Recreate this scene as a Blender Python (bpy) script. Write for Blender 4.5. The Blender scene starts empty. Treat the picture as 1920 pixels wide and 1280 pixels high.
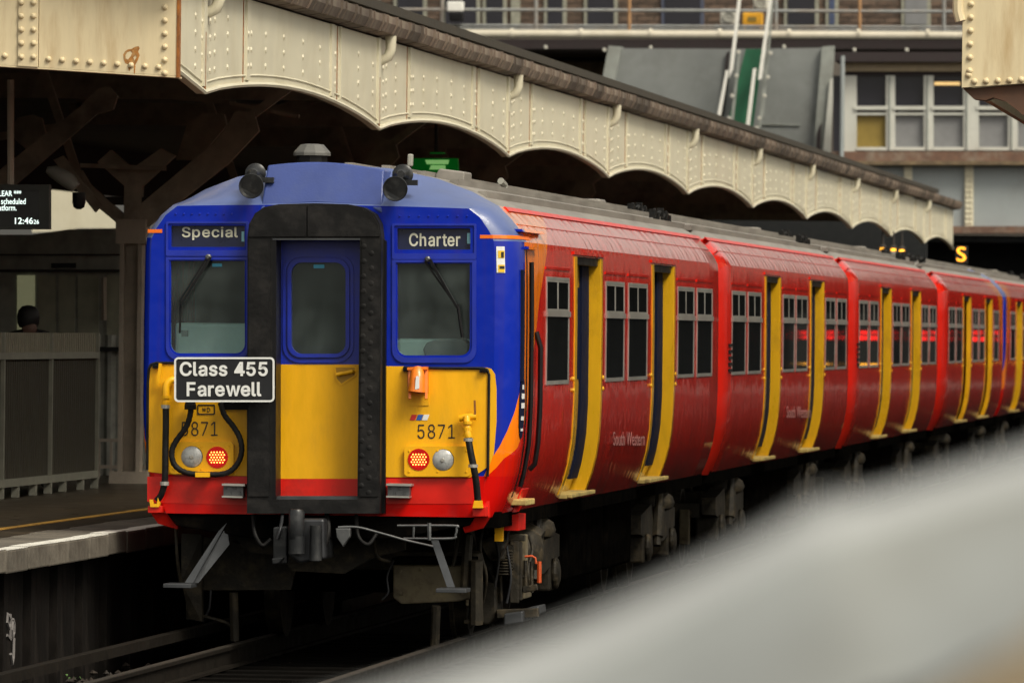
import bpy, bmesh, math, random
from mathutils import Vector, Matrix
random.seed(7)
PI = math.pi
scene = bpy.context.scene
COL = scene.collection

# ------------------------------------------------------------------ camera
F = 15250.0                       # focal length in pixels of a 1920 wide picture
CAM = Vector((7.81, -60.0, 2.37))
YAW, PITCH, ROLL = math.atan(1640 / F), -21 / F, 0.011
fw0 = Vector((-math.sin(YAW) * math.cos(PITCH), math.cos(YAW) * math.cos(PITCH), math.sin(PITCH)))
r0 = Vector((math.cos(YAW), math.sin(YAW), 0))
u0 = r0.cross(fw0)
RC = r0 * math.cos(ROLL) + u0 * math.sin(ROLL)
UC = u0 * math.cos(ROLL) - r0 * math.sin(ROLL)
cd = bpy.data.cameras.new('camera')
cam = bpy.data.objects.new('camera', cd)
COL.objects.link(cam)
cam.matrix_world = Matrix(((RC.x, UC.x, -fw0.x, CAM.x), (RC.y, UC.y, -fw0.y, CAM.y), (RC.z, UC.z, -fw0.z, CAM.z), (0, 0, 0, 1)))
cd.sensor_width = 36.0
cd.lens = F / 1920 * 36
cd.clip_start, cd.clip_end = 0.5, 3000
cd.dof.use_dof = True
cd.dof.focus_distance = 61.5
cd.dof.aperture_fstop = 7.6
scene.camera = cam

# ------------------------------------------------------------------ sky, sun, exposure
SUN_EL, SUN_AZ = math.radians(50), math.radians(132)      # azimuth from +Y towards +X
world = bpy.data.worlds.new('World')
scene.world = world
world.use_nodes = True
wn = world.node_tree.nodes
wl = world.node_tree.links
for n in list(wn):
    wn.remove(n)
sky = wn.new('ShaderNodeTexSky')
sky.sky_type = 'NISHITA'
sky.sun_disc = False
sky.sun_elevation = SUN_EL
sky.sun_rotation = SUN_AZ
sky.air_density = 1.0
sky.dust_density = 4.0
hs = wn.new('ShaderNodeHueSaturation')
hs.inputs['Saturation'].default_value = 0.14           # flat grey cloud
bg = wn.new('ShaderNodeBackground')
bg.inputs['Strength'].default_value = 0.112
wo = wn.new('ShaderNodeOutputWorld')
wl.new(sky.outputs[0], hs.inputs['Color'])
warm = wn.new('ShaderNodeMix')                         # warm white balance of the cloud light
warm.data_type = 'RGBA'
warm.blend_type = 'MULTIPLY'
warm.inputs['Factor'].default_value = 1.0
warm.inputs['B'].default_value = (1.0, 0.945, 0.82, 1)
wl.new(hs.outputs[0], warm.inputs['A'])
wl.new(warm.outputs['Result'], bg.inputs['Color'])
wl.new(bg.outputs[0], wo.inputs['Surface'])
sd = bpy.data.lights.new('sun', 'SUN')
sd.energy = 1.5
sd.angle = math.radians(20)
sd.color = (1.0, 0.91, 0.74)
sun = bpy.data.objects.new('sun', sd)
COL.objects.link(sun)
sdir = Vector((math.sin(SUN_AZ) * math.cos(SUN_EL), math.cos(SUN_AZ) * math.cos(SUN_EL), math.sin(SUN_EL)))
sun.rotation_euler = sdir.to_track_quat('Z', 'Y').to_euler()
scene.view_settings.view_transform = 'Standard'
scene.view_settings.look = 'None'
scene.view_settings.exposure = 0.66
scene.view_settings.gamma = 1.0
scene.view_settings.use_curve_mapping = False
scene.cycles.max_bounces = 6
scene.cycles.diffuse_bounces = 2
scene.cycles.glossy_bounces = 3
scene.cycles.transparent_max_bounces = 8
scene.cycles.caustics_reflective = False
scene.cycles.caustics_refractive = False
scene.cycles.use_denoising = True


def ray(px, py):
    return fw0 + RC * ((px - 960) / F) - UC * ((py - 640) / F)


def at(px, py, Y):                 # the point of the plane y = Y seen at a spot of the photograph
    d = ray(px, py)
    return CAM + d * ((Y - CAM.y) / d.y)


def atx(px, py, X):
    d = ray(px, py)
    return CAM + d * ((X - CAM.x) / d.x)


def atz(px, py, Z):
    d = ray(px, py)
    return CAM + d * ((Z - CAM.z) / d.z)


# ------------------------------------------------------------------ materials
MATS = {}


def mat(name, col, rough=0.6, metal=0.0, spec=0.5, coat=0.0, var=0.25, scale=6.0, bump=0.0, bscale=40.0, stretch=(1, 1, 1), dirt=None, dscale=3.0, damt=0.5, emit=None, estr=0.0, dlo=0.48, dhi=0.72, rnd=0.0):
    m = bpy.data.materials.new(name)
    m.use_nodes = True
    nt = m.node_tree
    N, L = nt.nodes, nt.links
    b = N['Principled BSDF']
    b.inputs['Roughness'].default_value = rough
    b.inputs['Metallic'].default_value = metal
    b.inputs['Specular IOR Level'].default_value = spec
    b.inputs['Coat Weight'].default_value = coat
    b.inputs['Coat Roughness'].default_value = 0.06
    tc = N.new('ShaderNodeTexCoord')
    mp = N.new('ShaderNodeMapping')
    mp.inputs['Scale'].default_value = stretch
    L.new(tc.outputs['Object'], mp.inputs['Vector'])
    nz = N.new('ShaderNodeTexNoise')
    nz.inputs['Scale'].default_value = scale
    nz.inputs['Detail'].default_value = 6
    L.new(mp.outputs[0], nz.inputs['Vector'])
    mr = N.new('ShaderNodeMapRange')
    mr.inputs['From Min'].default_value = 0.25
    mr.inputs['From Max'].default_value = 0.75
    mr.inputs['To Min'].default_value = 1 - var
    mr.inputs['To Max'].default_value = 1 + var
    L.new(nz.outputs['Fac'], mr.inputs['Value'])
    mx = N.new('ShaderNodeMix')
    mx.data_type = 'RGBA'
    mx.blend_type = 'MULTIPLY'
    mx.inputs['Factor'].default_value = 1.0
    mx.inputs['A'].default_value = (*col, 1)
    L.new(mr.outputs[0], mx.inputs['B'])
    out = mx.outputs['Result']
    m['colour_in'] = 1
    if dirt:
        n2 = N.new('ShaderNodeTexNoise')
        n2.inputs['Scale'].default_value = dscale
        n2.inputs['Detail'].default_value = 8
        n2.inputs['Roughness'].default_value = 0.65
        L.new(mp.outputs[0], n2.inputs['Vector'])
        r2 = N.new('ShaderNodeMapRange')
        r2.inputs['From Min'].default_value = dlo
        r2.inputs['From Max'].default_value = dhi
        r2.inputs['To Max'].default_value = damt
        L.new(n2.outputs['Fac'], r2.inputs['Value'])
        m2 = N.new('ShaderNodeMix')
        m2.data_type = 'RGBA'
        L.new(r2.outputs[0], m2.inputs['Factor'])
        L.new(out, m2.inputs['A'])
        m2.inputs['B'].default_value = (*dirt, 1)
        out = m2.outputs['Result']
    if rnd:
        oi = N.new('ShaderNodeObjectInfo')
        ro = N.new('ShaderNodeMapRange')
        ro.inputs['To Min'].default_value = 1 - rnd
        ro.inputs['To Max'].default_value = 1 + rnd
        L.new(oi.outputs['Random'], ro.inputs['Value'])
        m3 = N.new('ShaderNodeMix')
        m3.data_type = 'RGBA'
        m3.blend_type = 'MULTIPLY'
        m3.inputs['Factor'].default_value = 1.0
        L.new(out, m3.inputs['A'])
        L.new(ro.outputs[0], m3.inputs['B'])
        out = m3.outputs['Result']
    L.new(out, b.inputs['Base Color'])
    rr = N.new('ShaderNodeMapRange')
    rr.inputs['From Min'].default_value = 0.3
    rr.inputs['From Max'].default_value = 0.7
    rr.inputs['To Min'].default_value = max(0.02, rough * 0.85)
    rr.inputs['To Max'].default_value = min(1, rough * 1.2)
    L.new(nz.outputs['Fac'], rr.inputs['Value'])
    L.new(rr.outputs[0], b.inputs['Roughness'])
    if bump:
        n3 = N.new('ShaderNodeTexNoise')
        n3.inputs['Scale'].default_value = bscale
        n3.inputs['Detail'].default_value = 4
        L.new(mp.outputs[0], n3.inputs['Vector'])
        bp = N.new('ShaderNodeBump')
        bp.inputs['Strength'].default_value = bump
        bp.inputs['Distance'].default_value = 0.02
        L.new(n3.outputs['Fac'], bp.inputs['Height'])
        L.new(bp.outputs[0], b.inputs['Normal'])
        if coat:
            L.new(bp.outputs[0], b.inputs['Coat Normal'])
    if emit:
        b.inputs['Emission Color'].default_value = (*emit, 1)
        b.inputs['Emission Strength'].default_value = estr
    MATS[name] = m
    return m


BLUE, RED, ORANGE, YEL = (0.004, 0.022, 0.37), (0.66, 0.012, 0.003), (0.95, 0.22, 0.003), (0.88, 0.45, 0.005)
mat('blue', BLUE, 0.42, spec=0.45, coat=0.35, var=0.12, bump=0.05, bscale=90, dirt=(0.03, 0.04, 0.09), dscale=5, damt=0.3)
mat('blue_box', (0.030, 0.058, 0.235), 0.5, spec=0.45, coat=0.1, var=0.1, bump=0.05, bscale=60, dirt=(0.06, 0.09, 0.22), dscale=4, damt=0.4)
mat('blue_skylit', (0.085, 0.125, 0.30), 0.45, spec=0.6, coat=0.3, var=0.1, bump=0.05, bscale=60, dirt=(0.08, 0.11, 0.24), dscale=4, damt=0.5)  # paler blue puts the sky light on the cab roof slope into the colour
mat('yellow', YEL, 0.42, spec=0.35, coat=0.15, var=0.08, bump=0.05, bscale=30, stretch=(2.6, 2.6, 0.7), dirt=(0.30, 0.16, 0.02), dscale=3, damt=0.45, dlo=0.5, dhi=0.8)
mat('red', (0.68, 0.010, 0.003), 0.4, spec=0.4, coat=0.2, var=0.12, dirt=(0.12, 0.012, 0.008), dscale=4, damt=0.5)
mat('orange', (0.85, 0.16, 0.003), 0.4, var=0.1)
mat('door_yellow', (0.80, 0.44, 0.01), 0.28, coat=0.5, var=0.1, dirt=(0.25, 0.13, 0.02), dscale=5, damt=0.4, stretch=(1, 1, 0.4))
mat('door_navy', (0.008, 0.012, 0.035), 0.75, spec=0.08, var=0.2)
mat('black_rubber', (0.006, 0.006, 0.0065), 0.6, spec=0.22, var=0.4, bump=0.25, bscale=14, dirt=(0.026, 0.024, 0.023), dscale=6, damt=0.7)
mat('black_paint', (0.004, 0.004, 0.005), 0.45, spec=0.25, var=0.3)
mat('underframe', (0.003, 0.0028, 0.0026), 0.95, spec=0.0, var=0.5, bump=0.3, bscale=25, dirt=(0.009, 0.007, 0.005), dscale=7, damt=0.7)
mat('bogie', (0.020, 0.017, 0.012), 0.6, spec=0.3, var=0.4, bump=0.3, bscale=30, dirt=(0.115, 0.088, 0.050), dscale=8, damt=0.6)
mat('brake_dust', (0.12, 0.10, 0.06), 0.8, var=0.3, bump=0.2, bscale=20, dirt=(0.045, 0.03, 0.018), dscale=9, damt=0.8)
mat('steel', (0.13, 0.135, 0.14), 0.45, metal=0.85, var=0.3, bump=0.1)
mat('step_steel', (0.065, 0.07, 0.078), 0.45, metal=0.5, var=0.3)
mat('alu', (0.50, 0.49, 0.46), 0.35, metal=0.7, var=0.15)
mat('white_paint', (0.75, 0.75, 0.72), 0.45, var=0.06)
mat('sign_white', (0.74, 0.76, 0.76), 0.5, var=0.04)
mat('sign_black', (0.010, 0.011, 0.014), 0.35, var=0.1)
mat('blind_navy', (0.012, 0.017, 0.05), 0.3, var=0.2)
mat('blind_text', (0.62, 0.62, 0.50), 0.6, var=0.05)
mat('print_black', (0.01, 0.01, 0.012), 0.5, var=0.05)
mat('cyan_label', (0.25, 0.55, 0.60), 0.5, var=0.05)
mat('cyan_film', (0.05, 0.32, 0.50), 0.5, var=0.05)
mat('label_yellow', (0.80, 0.50, 0.02), 0.5, var=0.05)
mat('logo_blue', (0.02, 0.10, 0.40), 0.5, var=0.02)
mat('logo_red', (0.55, 0.02, 0.02), 0.5, var=0.02)
mat('roof_grey', (0.24, 0.225, 0.205), 0.5, var=0.25, stretch=(1, 0.15, 1), dirt=(0.09, 0.08, 0.07), dscale=5, damt=0.6, bump=0.1, bscale=20)
mat('pane_dark', (0.008, 0.009, 0.009), 0.025, spec=0.5, var=0.3, scale=2)
mat('lamp_glass', (0.42, 0.43, 0.43), 0.28, metal=0.15, var=0.25, scale=30)
mat('red_lens', (0.30, 0.004, 0.003), 0.15, var=0.1, emit=(1, 0.01, 0.004), estr=0.16)
mat('led', (0.9, 0.2, 0.1), 0.4, emit=(1.0, 0.30, 0.05), estr=4.5)
mat('cab_wall', (0.35, 0.48, 0.45), 0.7, var=0.2)
mat('cab_desk', (0.05, 0.06, 0.06), 0.6, var=0.2)
mat('cab_pale', (0.60, 0.78, 0.74), 0.7, var=0.1)
mat('horn', (0.025, 0.027, 0.03), 0.35, metal=0.4, var=0.3, dirt=(0.09, 0.09, 0.09), dscale=14, damt=0.5)
mat('cream', (0.62, 0.585, 0.455), 0.5, rnd=0.05, var=0.05, bump=0.08, bscale=10, dirt=(0.36, 0.30, 0.17), dscale=1.6, damt=0.5, stretch=(1, 0.6, 0.5), dlo=0.5, dhi=0.85)
mat('cream_warm', (0.68, 0.58, 0.38), 0.45, var=0.06, bump=0.05, dirt=(0.38, 0.23, 0.08), dscale=2.2, damt=0.75, stretch=(2.2, 1, 0.35), dlo=0.5, dhi=0.8)
mat('rust_light', (0.36, 0.155, 0.035), 0.85, var=0.5, scale=30, dirt=(0.50, 0.36, 0.17), dscale=22, damt=0.8)
mat('rust', (0.28, 0.10, 0.02), 0.85, var=0.5, scale=18, dirt=(0.10, 0.03, 0.01), dscale=14, damt=0.8)
mat('gutter', (0.105, 0.075, 0.058), 0.7, rnd=0.45, var=0.35, bump=0.2, scale=3, bscale=12, dirt=(0.22, 0.20, 0.15), dscale=3, damt=0.6)
mat('roof_felt', (0.16, 0.14, 0.105), 0.85, var=0.35, bump=0.3, bscale=8, dirt=(0.05, 0.055, 0.035), dscale=2, damt=0.7)
mat('dark_moss', (0.030, 0.024, 0.016), 0.9, var=0.4)
mat('steelwork', (0.42, 0.36, 0.29), 0.75, var=0.25, dirt=(0.03, 0.025, 0.02), dscale=2, damt=0.6)
mat('column_paint', (0.50, 0.43, 0.35), 0.7, var=0.2, dirt=(0.05, 0.04, 0.035), dscale=3, damt=0.5)
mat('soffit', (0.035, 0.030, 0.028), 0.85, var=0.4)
mat('fence_wire', (0.085, 0.08, 0.058), 0.8, var=0.2)
mat('fence_grey', (0.27, 0.27, 0.22), 0.7, var=0.2)
mat('fence_mesh', (0.05, 0.043, 0.03), 0.8, var=0.2)
mat('olive', (0.42, 0.42, 0.32), 0.8, var=0.2)
mat('corrugated', (0.38, 0.385, 0.34), 0.65, var=0.25, dirt=(0.03, 0.03, 0.03), dscale=2, damt=0.5)
mat('asphalt', (0.040, 0.031, 0.021), 0.32, var=0.35, scale=3, bump=0.12, bscale=60, dirt=(0.085, 0.060, 0.034), dscale=1.2, damt=0.7)
mat('asphalt_pale', (0.06, 0.055, 0.05), 0.8, var=0.25, bump=0.2, bscale=60)
mat('coping', (0.10, 0.088, 0.070), 0.8, rnd=0.25, var=0.3, scale=8, bump=0.4, bscale=18, dirt=(0.07, 0.06, 0.05), dscale=6, damt=0.8)
mat('edge_white', (0.66, 0.65, 0.60), 0.7, var=0.15, scale=10, bump=0.2, dirt=(0.16, 0.14, 0.12), dscale=5, damt=0.9)
mat('line_yellow', (0.40, 0.22, 0.03), 0.7, var=0.2, dirt=(0.06, 0.045, 0.03), dscale=5, damt=0.9)
mat('wall_dark', (0.007, 0.006, 0.0055), 0.95, spec=0.1, var=0.4, bump=0.4, bscale=14, dirt=(0.028, 0.023, 0.02), dscale=3, damt=0.5, stretch=(1, 1, 0.4))
mat('ballast', (0.008, 0.0063, 0.005), 0.95, spec=0.1, var=0.6, scale=25, bump=0.8, bscale=22)
mat('stone', (0.022, 0.016, 0.012), 0.9, var=0.5, scale=8)
mat('sleeper', (0.004, 0.0036, 0.0032), 0.95, spec=0.05, var=0.3)
mat('rail', (0.008, 0.006, 0.004), 0.8, spec=0.15, var=0.3)
mat('rail_head', (0.03, 0.025, 0.02), 0.6, spec=0.3, var=0.2)
mat('grass', (0.06, 0.13, 0.03), 0.7, var=0.4)
mat('brick', (0.11, 0.075, 0.055), 0.85, rnd=0.35, var=0.35, scale=9)
mat('brick_b', (0.085, 0.06, 0.048), 0.85, var=0.35, scale=9)
mat('mortar', (0.13, 0.115, 0.10), 0.9, var=0.2)
mat('pipe_cream', (0.56, 0.52, 0.43), 0.45, var=0.1, dirt=(0.3, 0.25, 0.18), dscale=1.5, damt=0.4)
mat('galv', (0.27, 0.28, 0.28), 0.5, metal=0.3, var=0.2, dirt=(0.30, 0.19, 0.11), dscale=1.2, damt=0.45)
mat('dark_purple', (0.030, 0.022, 0.024), 0.85, var=0.3)  # plain dark purple tone for bands, edges and seams
mat('stone_cornice', (0.17, 0.125, 0.075), 0.85, var=0.4, bump=0.3, bscale=6, dirt=(0.06, 0.045, 0.03), dscale=2, damt=0.8)
mat('lead', (0.20, 0.215, 0.215), 0.6, var=0.15, scale=1.5, dirt=(0.115, 0.12, 0.115), dscale=0.7, damt=0.7, bump=0.05)
mat('lead_light', (0.27, 0.29, 0.275), 0.6, var=0.12, dirt=(0.17, 0.17, 0.15), dscale=1.2, damt=0.6)
mat('green_sheet', (0.018, 0.13, 0.065), 0.6, var=0.15)
mat('rail_white', (0.80, 0.80, 0.76), 0.4, var=0.05)
mat('window_white', (0.56, 0.57, 0.53), 0.5, var=0.08, dirt=(0.33, 0.32, 0.28), dscale=1.5, damt=0.5)
mat('office_glass', (0.022, 0.022, 0.030), 0.12, var=0.2, scale=1)
mat('office_panel', (0.20, 0.205, 0.215), 0.5, var=0.08)
mat('ochre_panel', (0.24, 0.17, 0.035), 0.55, var=0.1)
mat('bridge_panel', (0.30, 0.335, 0.35), 0.6, var=0.08, scale=1.2, dirt=(0.22, 0.23, 0.22), dscale=0.8, damt=0.5)
mat('bridge_rust', (0.15, 0.085, 0.06), 0.8, var=0.3, dirt=(0.30, 0.27, 0.22), dscale=2.5, damt=0.6)
mat('tan_beam', (0.34, 0.27, 0.18), 0.7, var=0.15)
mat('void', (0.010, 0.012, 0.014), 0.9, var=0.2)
mat('lit_amber', (1, 0.5, 0.08), 0.5, emit=(1.0, 0.42, 0.03), estr=2.2)
mat('lit_orange', (1, 0.4, 0.03), 0.5, emit=(1.0, 0.36, 0.02), estr=1.6)
mat('lit_red', (1, 0.02, 0.02), 0.5, emit=(1.0, 0.012, 0.008), estr=2.6)
mat('lit_green', (0.0, 0.3, 0.03), 0.5, emit=(0.0, 0.30, 0.025), estr=0.07)
mat('lit_pale_green', (0.4, 0.9, 0.4), 0.5, emit=(0.45, 0.95, 0.30), estr=0.22)
mat('screen_black', (0.006, 0.007, 0.007), 0.4, var=0.1)
mat('screen_case', (0.045, 0.05, 0.045), 0.6, var=0.1)
mat('screen_text', (0.8, 0.9, 0.85), 0.5, emit=(0.80, 0.95, 0.88), estr=0.95)
mat('lamp_grey', (0.30, 0.30, 0.27), 0.5, var=0.1)
mat('box_yellow', (0.72, 0.36, 0.02), 0.5, var=0.1)
mat('machine_white', (0.50, 0.49, 0.44), 0.6, var=0.1)
mat('cloth_dark', (0.012, 0.011, 0.012), 0.9, var=0.3)
mat('skin', (0.16, 0.085, 0.06), 0.6, var=0.1)
mat('hair', (0.006, 0.005, 0.005), 0.6, var=0.2)
mat('fore_highlight', (0.45, 0.47, 0.48), 0.5, var=0.15, scale=4)  # highlight along the barrier's ridge put into a paler grey
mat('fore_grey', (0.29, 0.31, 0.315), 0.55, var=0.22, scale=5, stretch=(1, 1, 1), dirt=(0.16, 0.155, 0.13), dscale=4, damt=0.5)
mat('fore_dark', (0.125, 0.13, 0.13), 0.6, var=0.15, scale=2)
mat('fore_tan', (0.30, 0.24, 0.16), 0.6, var=0.1)
mat('fore_black', (0.02, 0.015, 0.01), 0.7, var=0.1)
mat('orange_fixture', (0.88, 0.21, 0.01), 0.35, var=0.2, coat=0.3, dirt=(0.3, 0.06, 0.01), dscale=9, damt=0.6)
mat('orange_cable', (0.50, 0.07, 0.01), 0.5, var=0.1)
mat('chalk', (0.16, 0.15, 0.15), 0.9, var=0.2)
mat('pod_grey', (0.10, 0.10, 0.095), 0.5, var=0.15)
mat('side_print', (0.40, 0.20, 0.19), 0.5, var=0.3, scale=12)
mat('pavement_white', (0.5, 0.5, 0.48), 0.7, var=0.1)


mat('handle_shade', (0.45, 0.24, 0.01), 0.5, var=0.1)
mat('coupler_iron', (0.035, 0.037, 0.042), 0.4, metal=0.5, var=0.4)
mat('rust_brown', (0.10, 0.05, 0.03), 0.8, var=0.3)
mat('lit_pane', (0.3, 0.3, 0.2), 0.6, emit=(0.50, 0.50, 0.28), estr=0.12)
mat('shutter_a', (0.06, 0.07, 0.11), 0.6, var=0.2)
mat('blue_door', (0.05, 0.07, 0.14), 0.6, var=0.2)
mat('rust_post', (0.34, 0.19, 0.09), 0.7, var=0.2)
mat('lit_tube', (0.8, 0.6, 0.3), 0.5, emit=(1.0, 0.62, 0.22), estr=0.45)
mat('fence_pale', (0.30, 0.28, 0.21), 0.8, var=0.2)


def glass_mat():
    m = bpy.data.materials.new('windscreen_glass')
    m.use_nodes = True
    N, L = m.node_tree.nodes, m.node_tree.links
    for n in list(N):
        N.remove(n)
    o = N.new('ShaderNodeOutputMaterial')
    mix = N.new('ShaderNodeMixShader')
    tr = N.new('ShaderNodeBsdfTransparent')
    tr.inputs['Color'].default_value = (0.80, 0.93, 0.91, 1)
    gl = N.new('ShaderNodeBsdfGlossy')
    gl.inputs['Roughness'].default_value = 0.05
    gl.inputs['Color'].default_value = (0.8, 0.9, 0.9, 1)
    fr = N.new('ShaderNodeFresnel')
    fr.inputs['IOR'].default_value = 1.85
    pale_film = N.new('ShaderNodeBsdfDiffuse')
    pale_film.inputs['Color'].default_value = (0.40, 0.50, 0.49, 1)  # uneven pale grey-green layer mixed over the clear glass
    dn = N.new('ShaderNodeTexNoise')
    dn.inputs['Scale'].default_value = 3.0
    dn.inputs['Detail'].default_value = 5
    dr_ = N.new('ShaderNodeMapRange')
    dr_.inputs['From Min'].default_value = 0.3
    dr_.inputs['From Max'].default_value = 0.75
    dr_.inputs['To Min'].default_value = 0.03
    dr_.inputs['To Max'].default_value = 0.13
    L.new(dn.outputs['Fac'], dr_.inputs['Value'])
    mxd = N.new('ShaderNodeMixShader')
    L.new(dr_.outputs[0], mxd.inputs[0])
    L.new(tr.outputs[0], mxd.inputs[1])
    L.new(pale_film.outputs[0], mxd.inputs[2])
    L.new(fr.outputs[0], mix.inputs[0])
    L.new(mxd.outputs[0], mix.inputs[1])
    L.new(gl.outputs[0], mix.inputs[2])
    L.new(mix.outputs[0], o.inputs['Surface'])
    MATS['glass'] = m


glass_mat()


def livery_mat(name, cab, gloss=False):
    """Glossy carriage paint: red, on driving carriages with the blue cab and the orange sweep behind it."""
    m = mat(name, RED, 0.2, spec=0.12, coat=0.38, var=0.1, scale=3)
    m.node_tree.nodes['Principled BSDF'].inputs['Coat Roughness'].default_value = 0.04
    if gloss:
        m.node_tree.nodes['Principled BSDF'].inputs['Coat Weight'].default_value = 0.75
        m.node_tree.nodes['Principled BSDF'].inputs['Specular IOR Level'].default_value = 0.6
    N, L = m.node_tree.nodes, m.node_tree.links
    b = N['Principled BSDF']
    tc = [n for n in N if n.type == 'TEX_COORD'][0]
    sx = N.new('ShaderNodeSeparateXYZ')
    L.new(tc.outputs['Object'], sx.inputs[0])

    def math_(op, a, bb=None):
        n = N.new('ShaderNodeMath')
        n.operation = op
        for i, v in enumerate((a, bb)):
            if v is None:
                continue
            if isinstance(v, (int, float)):
                n.inputs[i].default_value = v
            else:
                L.new(v, n.inputs[i])
        return n.outputs[0]

    def mixc(fac, A, B):
        n = N.new('ShaderNodeMix')
        n.data_type = 'RGBA'
        L.new(fac, n.inputs['Factor'])
        for k, v in (('A', A), ('B', B)):
            if isinstance(v, tuple):
                n.inputs[k].default_value = (*v, 1)
            else:
                L.new(v, n.inputs[k])
        return n.outputs['Result']
    x, y, z = sx.outputs[0], sx.outputs[1], sx.outputs[2]
    col = None
    base = b.inputs['Base Color'].links[0].from_socket
    if cab:
        u = math_('SUBTRACT', math_('ADD', math_('ABSOLUTE', math_('ADD', x, 0.07)), y), 0.07)

        def curve(pts):
            fc = N.new('ShaderNodeFloatCurve')
            zn = N.new('ShaderNodeMapRange')
            zn.inputs['From Min'].default_value = 1.2
            zn.inputs['From Max'].default_value = 3.4
            L.new(z, zn.inputs['Value'])
            L.new(zn.outputs[0], fc.inputs['Value'])
            c = fc.mapping.curves[0]
            P = [((zz - 1.2) / 2.2, uu / 6) for zz, uu in pts]
            c.points[0].location = P[0]
            c.points[1].location = P[-1]
            for p in P[1:-1]:
                c.points.new(*p)
            for p in c.points:
                p.handle_type = 'VECTOR'
            fc.mapping.update()
            return math_('MULTIPLY', fc.outputs[0], 6.0)
        u1 = curve([(1.2, 1.10), (1.29, 1.16), (1.42, 1.22), (1.77, 1.50), (2.05, 1.71), (2.4, 1.80), (3.4, 1.84)])
        u2 = curve([(1.2, 1.12), (1.30, 1.20), (1.42, 1.36), (1.5, 1.62), (1.77, 2.02), (2.05, 2.3), (2.6, 2.85), (3.05, 3.55), (3.25, 4.6), (3.4, 4.9)])
        isor = math_('LESS_THAN', u, u2)
        isbl = math_('LESS_THAN', u, u1)
        islow = math_('LESS_THAN', z, 1.285)
        col = mixc(isor, base, ORANGE)
        col = mixc(isbl, col, BLUE)
        col = mixc(islow, col, (0.60, 0.006, 0.004))
        base = col
    # broken-up track dirt on the lower panels, raised to paint in their shade too
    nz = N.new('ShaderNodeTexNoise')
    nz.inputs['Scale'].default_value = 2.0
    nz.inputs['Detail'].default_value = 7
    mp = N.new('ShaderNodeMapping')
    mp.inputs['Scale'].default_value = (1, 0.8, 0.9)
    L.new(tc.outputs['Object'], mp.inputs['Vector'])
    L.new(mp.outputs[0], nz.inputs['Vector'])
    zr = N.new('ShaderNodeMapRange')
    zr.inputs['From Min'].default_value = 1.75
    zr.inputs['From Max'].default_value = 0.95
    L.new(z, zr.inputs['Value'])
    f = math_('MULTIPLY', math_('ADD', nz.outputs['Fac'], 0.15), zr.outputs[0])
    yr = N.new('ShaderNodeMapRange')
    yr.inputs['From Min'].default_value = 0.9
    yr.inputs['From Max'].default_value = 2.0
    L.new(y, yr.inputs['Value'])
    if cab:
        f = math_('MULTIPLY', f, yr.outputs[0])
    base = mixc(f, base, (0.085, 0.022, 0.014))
    ns = N.new('ShaderNodeTexNoise')
    ns.inputs['Scale'].default_value = 1.0
    ns.inputs['Detail'].default_value = 5
    mps = N.new('ShaderNodeMapping')
    mps.inputs['Scale'].default_value = (9, 9, 0.45)
    L.new(tc.outputs['Object'], mps.inputs['Vector'])
    L.new(mps.outputs[0], ns.inputs['Vector'])
    sr = N.new('ShaderNodeMapRange')
    sr.inputs['From Min'].default_value = 0.5
    sr.inputs['From Max'].default_value = 0.75
    sr.inputs['To Max'].default_value = 0.25
    L.new(ns.outputs['Fac'], sr.inputs['Value'])
    base = mixc(sr.outputs[0], base, (0.05, 0.018, 0.014) if not cab else (0.06, 0.02, 0.03))
    L.new(base, b.inputs['Base Color'])
    # hand-beaten panels: reflections waver along the side
    n3 = N.new('ShaderNodeTexNoise')
    n3.inputs['Scale'].default_value = 1.0
    n3.inputs['Detail'].default_value = 3
    mp3 = N.new('ShaderNodeMapping')
    mp3.inputs['Scale'].default_value = (1.5, 3.2, 1.6)
    L.new(tc.outputs['Object'], mp3.inputs['Vector'])
    L.new(mp3.outputs[0], n3.inputs['Vector'])
    bp = N.new('ShaderNodeBump')
    bp.inputs['Strength'].default_value = 0.9 if gloss else 0.6
    bp.inputs['Distance'].default_value = 0.02
    L.new(n3.outputs['Fac'], bp.inputs['Height'])
    L.new(bp.outputs[0], b.inputs['Normal'])
    L.new(bp.outputs[0], b.inputs['Coat Normal'])
    return m


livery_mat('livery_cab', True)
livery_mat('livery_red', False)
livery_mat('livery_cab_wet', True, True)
livery_mat('livery_red_wet', False, True)


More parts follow.
